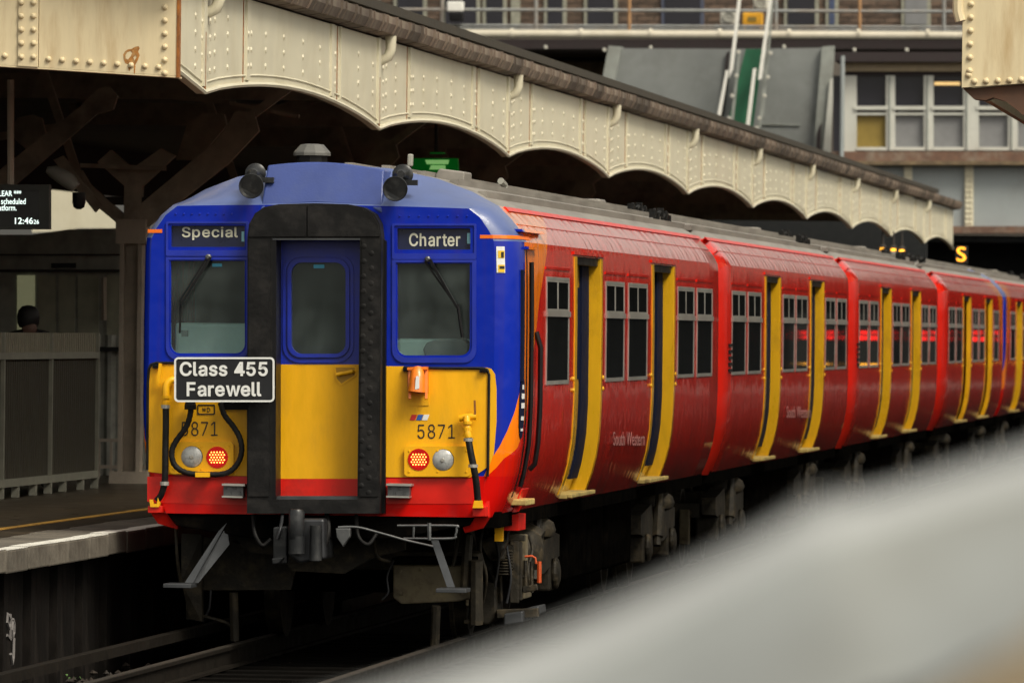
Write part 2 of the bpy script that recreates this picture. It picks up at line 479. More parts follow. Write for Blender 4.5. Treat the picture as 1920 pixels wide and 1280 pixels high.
# ------------------------------------------------------------------ mesh helpers
class MB:
    def __init__(self):
        self.v, self.f = [], []

    def add(self, vs, fs):
        o = len(self.v)
        self.v += [tuple(p) for p in vs]
        self.f += [tuple(i + o for i in q) for q in fs]
        return self

    def box(self, x0, x1, y0, y1, z0, z1):
        return self.add([(x0, y0, z0), (x1, y0, z0), (x1, y1, z0), (x0, y1, z0), (x0, y0, z1), (x1, y0, z1), (x1, y1, z1), (x0, y1, z1)],
                        [(0, 3, 2, 1), (4, 5, 6, 7), (0, 1, 5, 4), (1, 2, 6, 5), (2, 3, 7, 6), (3, 0, 4, 7)])

    def prism(self, pts, off):          # polygon pts (3D) extruded by vector off
        n = len(pts)
        off = Vector(off)
        vs = [Vector(p) for p in pts] + [Vector(p) + off for p in pts]
        fs = [tuple(range(n)), tuple(range(2 * n - 1, n - 1, -1))] + [(i, (i + 1) % n + 0, (i + 1) % n + n, i + n)[::-1] for i in range(n)]
        return self.add(vs, fs)

    def tube(self, path, r, seg=8, cap=True, radii=None):
        path = [Vector(p) for p in path]
        rings = []
        up = Vector((0, 0, 1))
        for i, p in enumerate(path):
            d = (path[min(i + 1, len(path) - 1)] - path[max(i - 1, 0)]).normalized()
            if i == 0:
                a = d.cross(up)
                if a.length < 0.05:
                    a = d.cross(Vector((1, 0, 0)))
            else:
                a = prev - d * prev.dot(d)
            a.normalize()
            prev = a
            b = d.cross(a)
            rr = radii[i] if radii else r
            rings.append([p + (a * math.cos(2 * PI * k / seg) + b * math.sin(2 * PI * k / seg)) * rr for k in range(seg)])
        vs = [q for R in rings for q in R]
        fs = []
        for i in range(len(path) - 1):
            for k in range(seg):
                k2 = (k + 1) % seg
                fs.append((i * seg + k, i * seg + k2, (i + 1) * seg + k2, (i + 1) * seg + k))
        if cap:
            fs.append(tuple(range(seg - 1, -1, -1)))
            fs.append(tuple((len(path) - 1) * seg + k for k in range(seg)))
        return self.add(vs, fs)

    def bar(self, a, b, w, h):          # square bar between two points
        a, b = Vector(a), Vector(b)
        d = (b - a).normalized()
        s = d.cross(Vector((0, 0, 1)))
        if s.length < 0.05:
            s = Vector((1, 0, 0))
        s.normalize()
        t = s.cross(d)
        vs = []
        for p in (a, b):
            for i, j in ((-1, -1), (1, -1), (1, 1), (-1, 1)):
                vs.append(p + s * i * w / 2 + t * j * h / 2)
        return self.add(vs, [(0, 1, 2, 3), (7, 6, 5, 4), (0, 4, 5, 1), (1, 5, 6, 2), (2, 6, 7, 3), (3, 7, 4, 0)])

    def lathe(self, c, prof, axis='Y', seg=20):   # prof: (radius, along axis)
        c = Vector(c)
        vs, fs = [], []
        for r, h in prof:
            for k in range(seg):
                a = 2 * PI * k / seg
                q = (r * math.cos(a), r * math.sin(a))
                p = {'Y': (q[0], h, q[1]), 'Z': (q[0], q[1], h), 'X': (h, q[0], q[1])}[axis]
                vs.append(c + Vector(p))
        for i in range(len(prof) - 1):
            for k in range(seg):
                k2 = (k + 1) % seg
                fs.append((i * seg + k, i * seg + k2, (i + 1) * seg + k2, (i + 1) * seg + k))
        fs.append(tuple(range(seg)))
        fs.append(tuple((len(prof) - 1) * seg + k for k in range(seg)))
        return self.add(vs, fs)

    def build(self, name, m, parent=None, smooth=False, bevel=0.0):
        off = Vector((0, 0, 0))
        p = parent
        while p is not None:
            off += p.location
            p = p.parent
        me = bpy.data.meshes.new(name)
        me.from_pydata([tuple(Vector(q) - off) for q in self.v], [], self.f)
        bm = bmesh.new()
        bm.from_mesh(me)
        bmesh.ops.recalc_face_normals(bm, faces=bm.faces)
        bm.to_mesh(me)
        bm.free()
        me.update()
        ob = bpy.data.objects.new(name, me)
        COL.objects.link(ob)
        if isinstance(m, (list, tuple)):
            for q in m:
                me.materials.append(MATS[q])
        else:
            me.materials.append(MATS[m])
        if parent:
            ob.parent = parent
        if smooth:
            for pl in me.polygons:
                pl.use_smooth = True
            try:
                me.set_sharp_from_angle(angle=math.radians(40))
            except Exception:
                pass
        if bevel:
            bv = ob.modifiers.new('bevel', 'BEVEL')
            bv.width = bevel
            bv.segments = 2
            bv.limit_method = 'ANGLE'
        return ob


def split_build(mb, name, m, parent, **kw):
    """Every loose piece becomes a part of its own."""
    par = list(range(len(mb.v)))

    def find(a):
        while par[a] != a:
            par[a] = par[par[a]]
            a = par[a]
        return a
    for f in mb.f:
        for q in f[1:]:
            par[find(q)] = find(f[0])
    groups = {}
    for f in mb.f:
        groups.setdefault(find(f[0]), []).append(f)
    out = []
    for fs in groups.values():
        idx = sorted({q for f in fs for q in f})
        mp_ = {q: i for i, q in enumerate(idx)}
        p = MB()
        p.v = [mb.v[q] for q in idx]
        p.f = [tuple(mp_[q] for q in f) for f in fs]
        out.append(p.build(name, m, parent, **kw))
    return out[0]


def empty(name, loc):
    o = bpy.data.objects.new(name, None)
    o.location = loc
    COL.objects.link(o)
    return o


def tag(o, label=None, cat=None, group=None, kind=None):
    if label:
        o['label'] = label
    if cat:
        o['category'] = cat
    if group:
        o['group'] = group
    if kind:
        o['kind'] = kind
    return o


def copy_tree(o, parent=None, skip=()):
    c = o.copy()
    COL.objects.link(c)
    c.parent = parent
    for ch in list(o.children):
        if ch.name.split('.')[0] in skip:
            continue
        copy_tree(ch, c, skip)
    return c


def rrect(x0, y0, x1, y1, r, n=5, corners='abcd'):    # pixel rectangle with round corners (a tl, b tr, c br, d bl)
    pts = []
    for key, cx, cy, a0 in (('a', x0 + r, y0 + r, PI), ('b', x1 - r, y0 + r, 1.5 * PI), ('c', x1 - r, y1 - r, 0), ('d', x0 + r, y1 - r, 0.5 * PI)):
        if key in corners:
            pts += [(cx + r * math.cos(a0 + 0.5 * PI * k / n), cy + r * math.sin(a0 + 0.5 * PI * k / n)) for k in range(n + 1)]
        else:
            pts.append({'a': (x0, y0), 'b': (x1, y0), 'c': (x1, y1), 'd': (x0, y1)}[key])
    return pts


def circ(cx, cy, r, n=20):
    return [(cx + r * math.cos(2 * PI * k / n), cy + r * math.sin(2 * PI * k / n)) for k in range(n)]


def plate(outer, holes, Y0, Y1, back=False):
    """Sheet in the plane y=Y0 outlined in photograph pixels, with holes, and rims back to y=Y1."""
    mb = MB()
    bm = bmesh.new()
    loops = []
    for lp in [outer] + list(holes):
        vs = [bm.verts.new(at(px, py, Y0)) for px, py in lp]
        loops.append([v.co.copy() for v in vs])
        for i in range(len(vs)):
            bm.edges.new((vs[i], vs[(i + 1) % len(vs)]))
    bmesh.ops.triangle_fill(bm, use_beauty=True, use_dissolve=False, edges=bm.edges[:], normal=(0, -1, 0))
    bm.verts.index_update()
    mb.add([v.co for v in bm.verts], [[v.index for v in f.verts] for f in bm.faces])
    bm.free()
    if Y1 is not None:
        d = Vector((0, Y1 - Y0, 0))
        for lp in loops:
            n = len(lp)
            mb.add(lp + [p + d for p in lp], [(i, (i + 1) % n, (i + 1) % n + n, i + n) for i in range(n)])
    return mb


GLYPHS = {"1":[453,[[[86,427],[198,509],[276,509],[276,0],[212,0],[212,448],[209,448],[86,358]],[[76,0],[76,55],[391,55],[391,0]]]],"4":[453,[[[40,105],[40,158],[247,509],[343,509],[343,163],[413,163],[413,105],[343,105],[343,0],[282,0],[282,105]],[[109,163],[282,163],[282,445],[276,445]]]],"5":[453,[[[67,253],[96,509],[366,509],[366,452],[151,452],[134,301],[136,301],[148,311],[162,318],[178,325],[194,330],[212,333],[229,334],[252,332],[274,328],[294,321],[313,311],[330,299],[345,285],[358,269],[370,251],[379,231],[386,210],[390,187],[391,163],[388,132],[381,102],[369,76],[352,52],[332,32],[309,15],[282,3],[253,-4],[221,-7],[192,-5],[165,1],[140,11],[118,25],[99,41],[83,60],[71,82],[63,105],[60,130],[122,130],[125,115],[130,102],[138,89],[148,78],[160,68],[173,60],[188,54],[204,51],[221,50],[241,51],[259,56],[276,64],[291,75],[304,89],[314,104],[322,122],[326,141],[328,162],[326,183],[321,203],[314,221],[303,237],[290,251],[275,262],[257,270],[238,275],[218,277],[201,276],[184,273],[167,268],[152,262],[139,255],[128,246]]]],"7":[453,[[[62,452],[62,509],[391,509],[391,449],[165,0],[97,0],[323,448],[323,452]]]],"8":[453,[[[197,514],[226,516],[255,514],[282,508],[306,498],[328,485],[346,469],[361,450],[373,429],[379,405],[382,380],[379,354],[372,330],[359,308],[343,289],[323,276],[300,267],[300,265],[319,260],[335,252],[351,241],[365,228],[377,212],[387,195],[395,176],[399,156],[401,135],[398,109],[391,84],[378,62],[362,42],[341,25],[317,11],[289,1],[259,-5],[226,-7],[193,-5],[163,1],[136,11],[111,25],[91,42],[74,62],[62,84],[54,109],[52,135],[53,156],[58,176],[65,195],[75,212],[87,228],[101,241],[117,252],[134,260],[153,265],[153,267],[129,276],[109,289],[93,308],[80,330],[73,354],[70,380],[73,405],[79,429],[90,450],[106,469],[124,485],[146,498],[170,508]],[[226,460],[208,459],[192,455],[177,449],[164,442],[153,432],[145,420],[138,407],[134,392],[133,376],[134,359],[138,344],[145,330],[154,318],[165,308],[178,300],[193,294],[209,291],[226,290],[244,291],[260,294],[274,300],[287,308],[298,318],[307,330],[314,344],[318,359],[319,376],[318,392],[314,407],[308,420],[299,432],[288,442],[275,449],[260,455],[244,459]],[[226,235],[206,234],[187,230],[169,223],[154,213],[140,202],[130,189],[122,173],[117,157],[115,139],[117,121],[121,106],[129,91],[139,79],[152,69],[167,60],[185,54],[205,50],[226,49],[248,50],[267,54],[285,60],[300,69],[313,79],[323,91],[331,106],[335,121],[337,139],[335,157],[330,173],[322,189],[312,202],[298,213],[283,223],[265,230],[247,234]]]],"C":[510,[[[225,512],[267,516],[293,514],[317,511],[340,504],[362,496],[383,485],[402,471],[419,456],[435,438],[448,418],[459,397],[467,373],[473,348],[408,348],[404,365],[397,380],[389,395],[380,407],[369,418],[357,428],[344,437],[330,444],[315,449],[300,453],[284,455],[267,456],[237,453],[209,445],[184,432],[161,414],[141,391],[125,364],[113,332],[106,295],[103,254],[106,213],[113,177],[125,145],[141,117],[161,94],[184,76],[210,63],[237,56],[267,53],[284,54],[300,56],[315,60],[330,65],[344,72],[357,81],[369,90],[380,102],[389,114],[397,128],[404,144],[408,160],[473,160],[467,135],[459,112],[448,91],[435,71],[420,53],[402,38],[383,24],[363,13],[341,5],[317,-2],[293,-6],[267,-7],[225,-3],[186,7],[150,25],[119,49],[92,79],[70,115],[53,157],[44,203],[40,254],[44,305],[53,352],[70,393],[92,429],[119,459],[150,484],[186,501]]]],"F":[410,[[[60,0],[60,509],[369,509],[369,452],[125,452],[125,278],[346,278],[346,221],[125,221],[125,0]]]],"S":[447,[[[195,514],[227,516],[259,514],[289,508],[316,498],[340,484],[360,468],[377,449],[390,427],[398,403],[401,378],[337,378],[332,402],[320,421],[302,437],[280,449],[254,456],[225,459],[204,457],[185,454],[167,448],[152,440],[139,430],[129,418],[121,405],[117,391],[115,376],[117,359],[122,345],[131,334],[142,324],[155,315],[169,308],[184,302],[198,297],[212,293],[264,279],[279,275],[295,270],[312,264],[328,256],[344,248],[359,238],[372,226],[384,213],[395,198],[402,180],[407,161],[408,139],[406,112],[399,87],[386,64],[370,43],[349,25],[323,11],[294,0],[261,-7],[224,-9],[188,-7],[156,-1],[128,9],[102,23],[81,40],[64,60],[51,83],[42,109],[38,137],[104,137],[108,118],[114,102],[123,88],[136,76],[150,66],[166,59],[185,53],[204,50],[224,49],[246,50],[267,54],[286,60],[303,69],[317,79],[329,92],[338,106],[344,122],[346,139],[344,154],[340,168],[332,179],[322,189],[310,197],[296,205],[280,211],[263,217],[245,222],[184,239],[145,253],[112,269],[86,289],[67,313],[56,341],[52,372],[54,400],[62,425],[75,448],[92,468],[113,484],[138,498],[165,508]]]],"a":[389,[[[173,383],[194,384],[208,384],[223,382],[239,379],[255,375],[271,369],[286,360],[300,350],[312,336],[322,320],[330,301],[335,278],[337,251],[337,0],[277,0],[277,52],[272,52],[267,43],[260,34],[252,25],[242,16],[229,8],[215,1],[199,-4],[181,-7],[160,-9],[137,-7],[115,-3],[94,5],[76,15],[60,29],[48,45],[38,63],[32,84],[30,108],[32,128],[36,146],[43,161],[53,174],[64,184],[78,193],[92,200],[108,206],[125,211],[143,214],[161,217],[178,220],[200,223],[218,225],[234,227],[247,229],[257,231],[265,235],[271,240],[274,246],[276,255],[276,257],[275,272],[272,285],[267,297],[260,307],[251,315],[240,322],[227,327],[212,330],[196,331],[178,330],[163,327],[149,322],[137,316],[127,309],[118,301],[110,292],[104,283],[100,274],[41,291],[51,313],[64,331],[79,346],[95,358],[114,368],[133,375],[153,380]],[[276,190],[272,187],[267,184],[259,182],[251,180],[241,178],[231,176],[221,174],[210,173],[200,171],[191,170],[182,169],[175,168],[161,166],[147,163],[134,159],[122,153],[112,147],[103,139],[97,130],[93,118],[92,105],[93,93],[96,82],[102,72],[109,64],[119,57],[130,52],[142,48],[156,46],[170,45],[192,47],[211,51],[228,59],[242,68],[254,80],[263,93],[270,108],[274,122],[276,138]]]],"c":[396,[[[174,382],[207,384],[226,384],[243,381],[260,377],[276,371],[291,364],[305,356],[318,346],[330,335],[340,322],[349,308],[356,293],[362,277],[303,262],[300,272],[295,281],[290,289],[284,297],[278,304],[270,311],[261,316],[252,321],[242,325],[231,328],[220,329],[207,330],[184,328],[163,321],[145,310],[130,296],[118,278],[108,258],[102,236],[98,212],[96,187],[98,163],[102,139],[108,117],[118,97],[130,80],[145,66],[163,55],[184,49],[207,46],[220,47],[232,49],[243,52],[253,55],[262,60],[271,66],[279,73],[285,80],[292,89],[297,98],[301,107],[304,117],[363,102],[357,86],[350,70],[341,56],[331,43],[319,32],[306,21],[292,12],[277,5],[261,-1],[244,-5],[226,-7],[207,-8],[174,-5],[144,3],[117,16],[93,35],[72,58],[56,85],[44,116],[37,150],[34,187],[37,225],[44,260],[56,291],[72,318],[93,341],[117,360],[144,374]]]],"e":[404,[[[172,382],[205,384],[226,383],[246,380],[266,374],[285,366],[303,355],[319,341],[334,324],[347,305],[357,282],[365,256],[370,227],[371,194],[371,169],[97,169],[98,151],[102,127],[110,106],[121,88],[135,73],[151,61],[169,53],[190,48],[212,46],[227,47],[241,49],[254,53],[265,58],[276,65],[285,73],[294,82],[300,93],[306,105],[365,91],[358,72],[348,55],[335,39],[320,26],[302,14],[283,4],[261,-3],[237,-7],[212,-8],[177,-5],[145,3],[117,16],[92,35],[72,58],[56,85],[44,116],[37,150],[34,187],[36,224],[44,258],[55,290],[71,317],[91,340],[115,359],[142,373]],[[308,226],[304,248],[298,269],[288,286],[277,301],[263,314],[246,323],[227,328],[205,330],[183,328],[164,323],[146,313],[131,301],[119,286],[109,270],[102,251],[97,231],[97,221],[309,221]]]],"h":[410,[[[53,0],[53,509],[114,509],[114,287],[102,287],[116,319],[132,344],[152,362],[175,374],[200,382],[227,384],[252,383],[275,377],[295,369],[313,356],[328,340],[341,321],[350,298],[355,271],[357,240],[357,0],[296,0],[296,235],[293,263],[286,286],[273,304],[256,318],[235,326],[210,329],[192,328],[176,324],[161,317],[147,308],[136,297],[126,283],[119,266],[115,248],[114,227],[114,0]]]],"i":[167,[[[53,0],[53,379],[114,379],[114,0]],[[73,522],[84,524],[95,522],[105,518],[114,512],[121,504],[125,494],[126,483],[125,472],[121,463],[114,455],[105,448],[95,444],[84,443],[73,444],[63,448],[54,455],[47,463],[43,472],[41,483],[43,494],[47,504],[54,512],[63,518]]]],"l":[189,[[[53,84],[53,509],[114,509],[114,99],[114,83],[117,71],[120,62],[126,57],[135,53],[146,52],[152,52],[157,52],[160,53],[164,53],[167,54],[170,54],[181,3],[175,1],[169,0],[162,-1],[154,-2],[147,-2],[139,-2],[112,0],[91,8],[74,20],[62,37],[55,59]]]],"p":[424,[[[207,383],[229,384],[259,382],[287,374],[313,361],[335,342],[354,320],[370,293],[381,261],[388,227],[390,189],[388,151],[381,116],[370,84],[355,57],[336,34],[313,16],[288,3],[260,-6],[229,-8],[208,-7],[189,-3],[173,4],[159,12],[147,21],[138,31],[130,41],[124,50],[118,59],[114,59],[114,-143],[53,-143],[53,379],[112,379],[112,319],[118,319],[123,327],[130,336],[137,346],[147,355],[158,364],[171,373],[188,379]],[[220,330],[198,328],[178,322],[161,312],[147,299],[134,282],[125,263],[118,241],[114,216],[113,189],[114,162],[118,138],[125,115],[135,95],[147,78],[162,65],[179,55],[198,49],[220,47],[242,49],[262,55],[279,66],[294,80],[306,97],[316,117],[323,139],[327,163],[328,189],[327,215],[323,239],[316,261],[307,281],[295,298],[280,311],[262,322],[243,328]]]],"r":[259,[[[191,383],[213,385],[218,385],[223,385],[229,384],[235,384],[240,384],[243,384],[243,322],[241,323],[236,324],[230,324],[223,325],[215,326],[207,326],[190,324],[174,321],[159,315],[146,306],[135,296],[126,284],[119,269],[115,254],[114,237],[114,0],[53,0],[53,379],[112,379],[112,321],[115,321],[124,339],[137,354],[152,367],[171,377]]]],"s":[365,[[[161,383],[187,384],[212,383],[234,379],[254,372],[271,363],[286,352],[299,339],[309,324],[318,308],[324,290],[268,277],[262,291],[254,304],[243,316],[228,325],[210,331],[187,333],[166,331],[147,326],[131,317],[119,305],[111,292],[109,277],[110,264],[115,253],[124,243],[136,235],[152,229],[172,223],[229,209],[261,200],[287,187],[306,171],[320,153],[328,131],[331,107],[329,85],[323,65],[312,47],[298,31],[281,18],[260,6],[236,-2],[210,-7],[182,-8],[157,-7],[133,-3],[112,3],[93,12],[76,24],[62,38],[50,54],[41,73],[36,94],[94,107],[101,87],[111,72],[124,60],[141,52],[160,47],[181,45],[206,47],[227,53],[244,62],[258,74],[265,88],[268,103],[266,115],[262,126],[254,136],[243,144],[229,150],[212,155],[149,170],[118,180],[92,192],[72,208],[58,227],[50,249],[47,274],[49,295],[55,314],[65,332],[79,347],[95,360],[115,370],[137,378]]]],"t":[227,[[[74,470],[135,470],[135,379],[215,379],[215,327],[135,327],[135,110],[140,75],[152,58],[175,52],[195,53],[210,56],[222,2],[205,-3],[180,-6],[145,-3],[115,8],[95,26],[82,52],[74,90],[74,327],[15,327],[15,379],[74,379]]]],"w":[567,[[[138,0],[23,379],[87,379],[170,70],[252,379],[316,379],[397,70],[480,379],[545,379],[429,0],[368,0],[284,300],[199,0]]]]}


def embolden(lps, d):
    """Grow the closed outlines of a glyph by d (holes shrink)."""
    def area(lp):
        return sum(a[0] * b[1] - b[0] * a[1] for a, b in zip(lp, lp[1:] + lp[:1])) / 2

    def inside(p, lp):
        c = False
        for a, b in zip(lp, lp[1:] + lp[:1]):
            if (a[1] > p[1]) != (b[1] > p[1]) and p[0] < (b[0] - a[0]) * (p[1] - a[1]) / (b[1] - a[1]) + a[0]:
                c = not c
        return c
    out = []
    for i, lp in enumerate(lps):
        lp = [tuple(p) for k, p in enumerate(lp) if tuple(p) != tuple(lp[k - 1])]
        hole = any(j != i and inside(lp[0], o) and inside(lp[len(lp) // 2], o) for j, o in enumerate(lps))
        if (area(lp) > 0) == hole:
            lp = lp[::-1]
        n = len(lp)
        new = []
        for k in range(n):
            a, b, c = lp[k - 1], lp[k], lp[(k + 1) % n]
            e1 = Vector((b[0] - a[0], b[1] - a[1])).normalized()
            e2 = Vector((c[0] - b[0], c[1] - b[1])).normalized()
            n1, n2 = Vector((e1.y, -e1.x)), Vector((e2.y, -e2.x))
            m_ = n1 + n2
            m_ = m_ * (1 / max(0.55, 1 + n1.dot(n2))) if m_.length > 1e-4 else n1
            new.append((b[0] + m_.x * d, b[1] + m_.y * d))
        out.append(new)
    return out


def text(body, px0, py0, px1, py1, Y, m, parent, name='lettering', bold=0.0, thick=0.003, plane='Y', X=None, shear=0.0, grot=False, track=0):
    """Flat lettering that fills a pixel box on the plane y=Y (or x=X)."""
    if grot and all(ch == ' ' or ch in GLYPHS for ch in body):
        cu = bpy.data.curves.new('txt', 'CURVE')
        cu.dimensions = '2D'
        cu.fill_mode = 'BOTH'
        pen = 0
        for ch in body:
            if ch == ' ':
                pen += 230
                continue
            adv, lps = GLYPHS[ch]
            lps = embolden(lps, bold * 1000)
            x0_ = min(p[0] for lp in lps for p in lp)
            for lp in lps:
                sp = cu.splines.new('POLY')
                sp.points.add(len(lp) - 1)
                for q, p in zip(sp.points, lp):
                    q.co = ((pen + p[0] - x0_) / 1000, p[1] / 1000, 0, 1)
                sp.use_cyclic_u = True
            pen += adv + track
    else:
        cu = bpy.data.curves.new('txt', 'FONT')
        cu.body = body
        cu.offset = bold
        cu.shear = shear
        cu.resolution_u = 4
    tmp = bpy.data.objects.new('txt', cu)
    COL.objects.link(tmp)
    dg = bpy.context.evaluated_depsgraph_get()
    me = bpy.data.meshes.new_from_object(tmp.evaluated_get(dg))
    bpy.data.objects.remove(tmp)
    xs = [v.co.x for v in me.vertices]
    ys = [v.co.y for v in me.vertices]
    ax, bx, ay, by = min(xs), max(xs), min(ys), max(ys)
    mb = MB()
    V = []
    for v in me.vertices:
        s, t = (v.co.x - ax) / (bx - ax), (v.co.y - ay) / (by - ay)
        px, py = px0 + (px1 - px0) * s, py1 + (py0 - py1) * t
        V.append(at(px, py, Y) if plane == 'Y' else atx(px, py, X))
    mb.add(V, [list(p.vertices) for p in me.polygons])
    bpy.data.meshes.remove(me)
    o = mb.build(name, m, parent)
    if thick:
        sm = o.modifiers.new('thick', 'SOLIDIFY')
        sm.thickness = thick
        sm.offset = 0
    return o


# ------------------------------------------------------------------ carriage side profile
PROF = [(1.255, 0.98), (1.295, 1.07), (1.332, 1.17), (1.370, 1.32), (1.398, 1.52), (1.41, 1.80), (1.41, 2.10), (1.410, 2.40), (1.4075, 2.70), (1.403, 2.96), (1.395, 3.03), (1.36, 3.10), (1.285, 3.20), (1.19, 3.30), (1.0, 3.405), (0.75, 3.50), (0.4, 3.575), (0.0, 3.60)]
I_DOOR0, I_DOOR1, I_ROOF = 1, 9, 13


CX, KX = -0.07, 1.48 / 1.41      # the body's centre line and half width


def px_of(z):
    for (xa, za), (xb, zb) in zip(PROF, PROF[1:]):
        if za <= z <= zb:
            return CX + KX * (xa + (xb - xa) * (z - za) / (zb - za))
    return CX + KX * PROF[0][0]


def sidebox(mb, y0, y1, z0, z1, o0, o1, nz=None, sgn=1):
    """Box hugging the curved side between y0..y1, z0..z1, from offset o0 to o1 outwards of the skin."""
    nz = nz or max(1, int((z1 - z0) / 0.12))
    vs = []
    for k in range(nz + 1):
        z = z0 + (z1 - z0) * k / nz
        x = px_of(z)
        vs += [(sgn * (x + o0), y0, z), (sgn * (x + o1), y0, z), (sgn * (x + o1), y1, z), (sgn * (x + o0), y1, z)]
    fs = [(0, 1, 2, 3), tuple(nz * 4 + i for i in (3, 2, 1, 0))]
    for k in range(nz):
        a = k * 4
        for i in range(4):
            j = (i + 1) % 4
            fs.append((a + i, a + j, a + 4 + j, a + 4 + i))
    return mb.add(vs, fs)


INS = [(0.0, 0.175), (0.02, 0.12), (0.06, 0.075), (0.12, 0.04), (0.2, 0.015), (0.35, 0.0)]


KL = 1.37 / 1.41


def ring_pt(i, y, L, cab, q=1.0):
    x, z = PROF[i]
    if cab and y < 0.8:
        ins = 0.0
        for (ya, ia), (yb, ib) in zip(INS, INS[1:]):
            if ya <= y <= yb:
                ins = ia + (ib - ia) * (y - ya) / (yb - ya)
        k = 1 - q * ins / 1.41
        zc = 3.185 + 0.0 * x
        t = min(1, y / 0.62)
        t = t ** 0.75
        if z > 3.02:
            # the crown slopes back from the head of the cab front to the roof
            zl = min(z, 3.285 - 0.02 * (x / 1.3) ** 2)
            x2 = x
            z2 = zl + (z - zl) * t
            return (x2 * k, z2)
        return (x * k, z)
    e = min(y, L - y) if not cab else L - y
    if e < 0.3:
        t = 1 - e / 0.3
        ins = 0.125 * t * t + 0.02 * t
        return (x * (1 - ins / 1.41), z - (0.05 * t if z > 3.02 else 0))
    return (x, z)


def carriage_shell(root, L, doors, cab, name_mat):
    Y0 = root.location.y
    st = {0.0, L, L - 0.05, L - 0.15, L - 0.3}
    st |= set(a for a, _ in INS) | {0.5, 0.62, 0.8} if cab else {0.05, 0.15, 0.3}
    for a, b in doors:
        st |= {a, b}
    y = 1.0
    while y < L - 0.4:
        st.add(round(y, 3))
        y += 1.0
    st = sorted(st)
    body, roof, crown, shoulder = MB(), MB(), MB(), MB()
    n = len(PROF)
    V = []
    for y in st:
        row = [ring_pt(i, y, L, cab) for i in range(n)]
        rowl = [ring_pt(i, y, L, cab, 0.45) for i in range(n)]
        full = [(CX + KX * x, y, z) for x, z in row] + [(CX - KL * x, y, z) for x, z in rowl[-2::-1]]
        V.append(full)
    m = len(V[0])
    body.v = [(x, yy + Y0, z) for R in V for x, yy, z in R]
    roof_from = 0.62 if cab else -1
    rf = []
    for j in range(len(st) - 1):
        ymid = (st[j] + st[j + 1]) / 2
        for i in range(m - 1):
            if any(a < ymid < b for a, b in doors) and I_DOOR0 <= i < I_DOOR1:
                continue
            q = (j * m + i, j * m + i + 1, (j + 1) * m + i + 1, (j + 1) * m + i)
            if I_ROOF <= i < m - 1 - I_ROOF and ymid > roof_from:
                rf.append(q)
            elif 10 <= i < I_ROOF and ymid > roof_from:
                shoulder.f.append(q)
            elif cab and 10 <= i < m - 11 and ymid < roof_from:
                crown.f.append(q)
            else:
                body.f.append(q)
    # ends
    if not cab:
        body.f.append(tuple(range(m)))
    body.f.append(tuple((len(st) - 1) * m + i for i in range(m)))
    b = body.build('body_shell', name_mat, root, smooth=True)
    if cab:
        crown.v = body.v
        crown.build('cab_roof', 'blue_skylit', root, smooth=True)
    shoulder.v = body.v
    shoulder.build('cantrail_panel', name_mat + '_wet', root, smooth=True)
    roof.v = body.v
    roof.f = rf
    r = roof.build('roof', 'roof_grey', root, smooth=True)
    # longitudinal roof ribs and the painted edge strip
    ya, yb = (0.95 if cab else 0.1) + Y0, L - 0.1 + Y0
    for x, w in ((1.02, 0.035), (0.80, 0.03), (0.55, 0.03), (0.28, 0.03), (0.0, 0.03), (-0.28, 0.03), (-0.55, 0.03), (-0.8, 0.03)):
        mb = MB()
        for (xa, za), (xb, zb) in zip(PROF, PROF[1:]):
            if xb <= abs(x) <= xa:
                z = za + (zb - za) * (xa - abs(x)) / (xa - xb)
        mb.box(x - w, x + w, ya, yb, z - 0.03, z + 0.022)
        mb.build('roof_rib', 'roof_grey', r)
    mb = MB()
    sidebox(mb, ya, yb, 3.268, 3.300, 0.0, 0.014, 1)
    mb.build('roof_edge_strip', 'red' if not cab else 'red', r)
    mb = MB()
    sidebox(mb, ya - (0.2 if cab else 0), yb, 3.165, 3.172, -0.002, 0.006, 1)
    mb.build('cantrail_bead', name_mat, root)
    return b, r


def window(root, y0, y1, z0, z1, open_vent=False):
    """Side window: alloy frame, tall fixed pane and a hopper vent of two lights above the transom."""
    zt = z0 + (z1 - z0) * 0.655
    w = 0.035
    fr = MB()
    sidebox(fr, y0, y0 + w, z0, z1, -0.01, 0.007)
    sidebox(fr, y1 - w, y1, z0, z1, -0.01, 0.007)
    sidebox(fr, y0 + w, y1 - w, z0, z0 + 0.03, -0.01, 0.007, 1)
    sidebox(fr, y0 + w, y1 - w, z1 - 0.022, z1, -0.01, 0.007, 1)
    f = fr.build('window', 'alu', root)
    p = MB()
    sidebox(p, y0 + w, y1 - w, z0 + 0.03, zt - 0.02, -0.01, 0.002)
    p.build('pane', 'pane_dark', f)
    ym = (y0 + y1) / 2
    t = MB()
    sidebox(t, y0 - 0.02, y1 + 0.02, zt - 0.02, zt + 0.022, 0.0, 0.016, 1)
    t.build('transom', 'alu', f)
    for a, b in ((y0 + w, ym - 0.03), (ym + 0.03, y1 - w)):
        p = MB()
        sidebox(p, a, b, zt + 0.040, z1 - 0.040, -0.01, 0.002, 2)
        p.build('vent_pane', 'pane_dark', f)
    t = MB()
    sidebox(t, y0 + w, ym - 0.03, zt + 0.022, zt + 0.040, -0.01, 0.005, 1)
    sidebox(t, ym + 0.03, y1 - w, zt + 0.022, zt + 0.040, -0.01, 0.005, 1)
    sidebox(t, ym - 0.03, ym + 0.03, zt + 0.022, z1 - 0.022, -0.01, 0.005, 2)
    sidebox(t, y0 + w, ym - 0.03, z1 - 0.040, z1 - 0.022, -0.01, 0.005, 1)
    sidebox(t, ym + 0.03, y1 - w, z1 - 0.040, z1 - 0.022, -0.01, 0.005, 1)
    t.build('vent_frame', 'alu', f)
    t = MB()
    sidebox(t, y0 - 0.06, y1 + 0.06, z1 + 0.055, z1 + 0.075, -0.004, 0.007, 1)
    t.build('rain_strip', root['paint'], f)
    return f


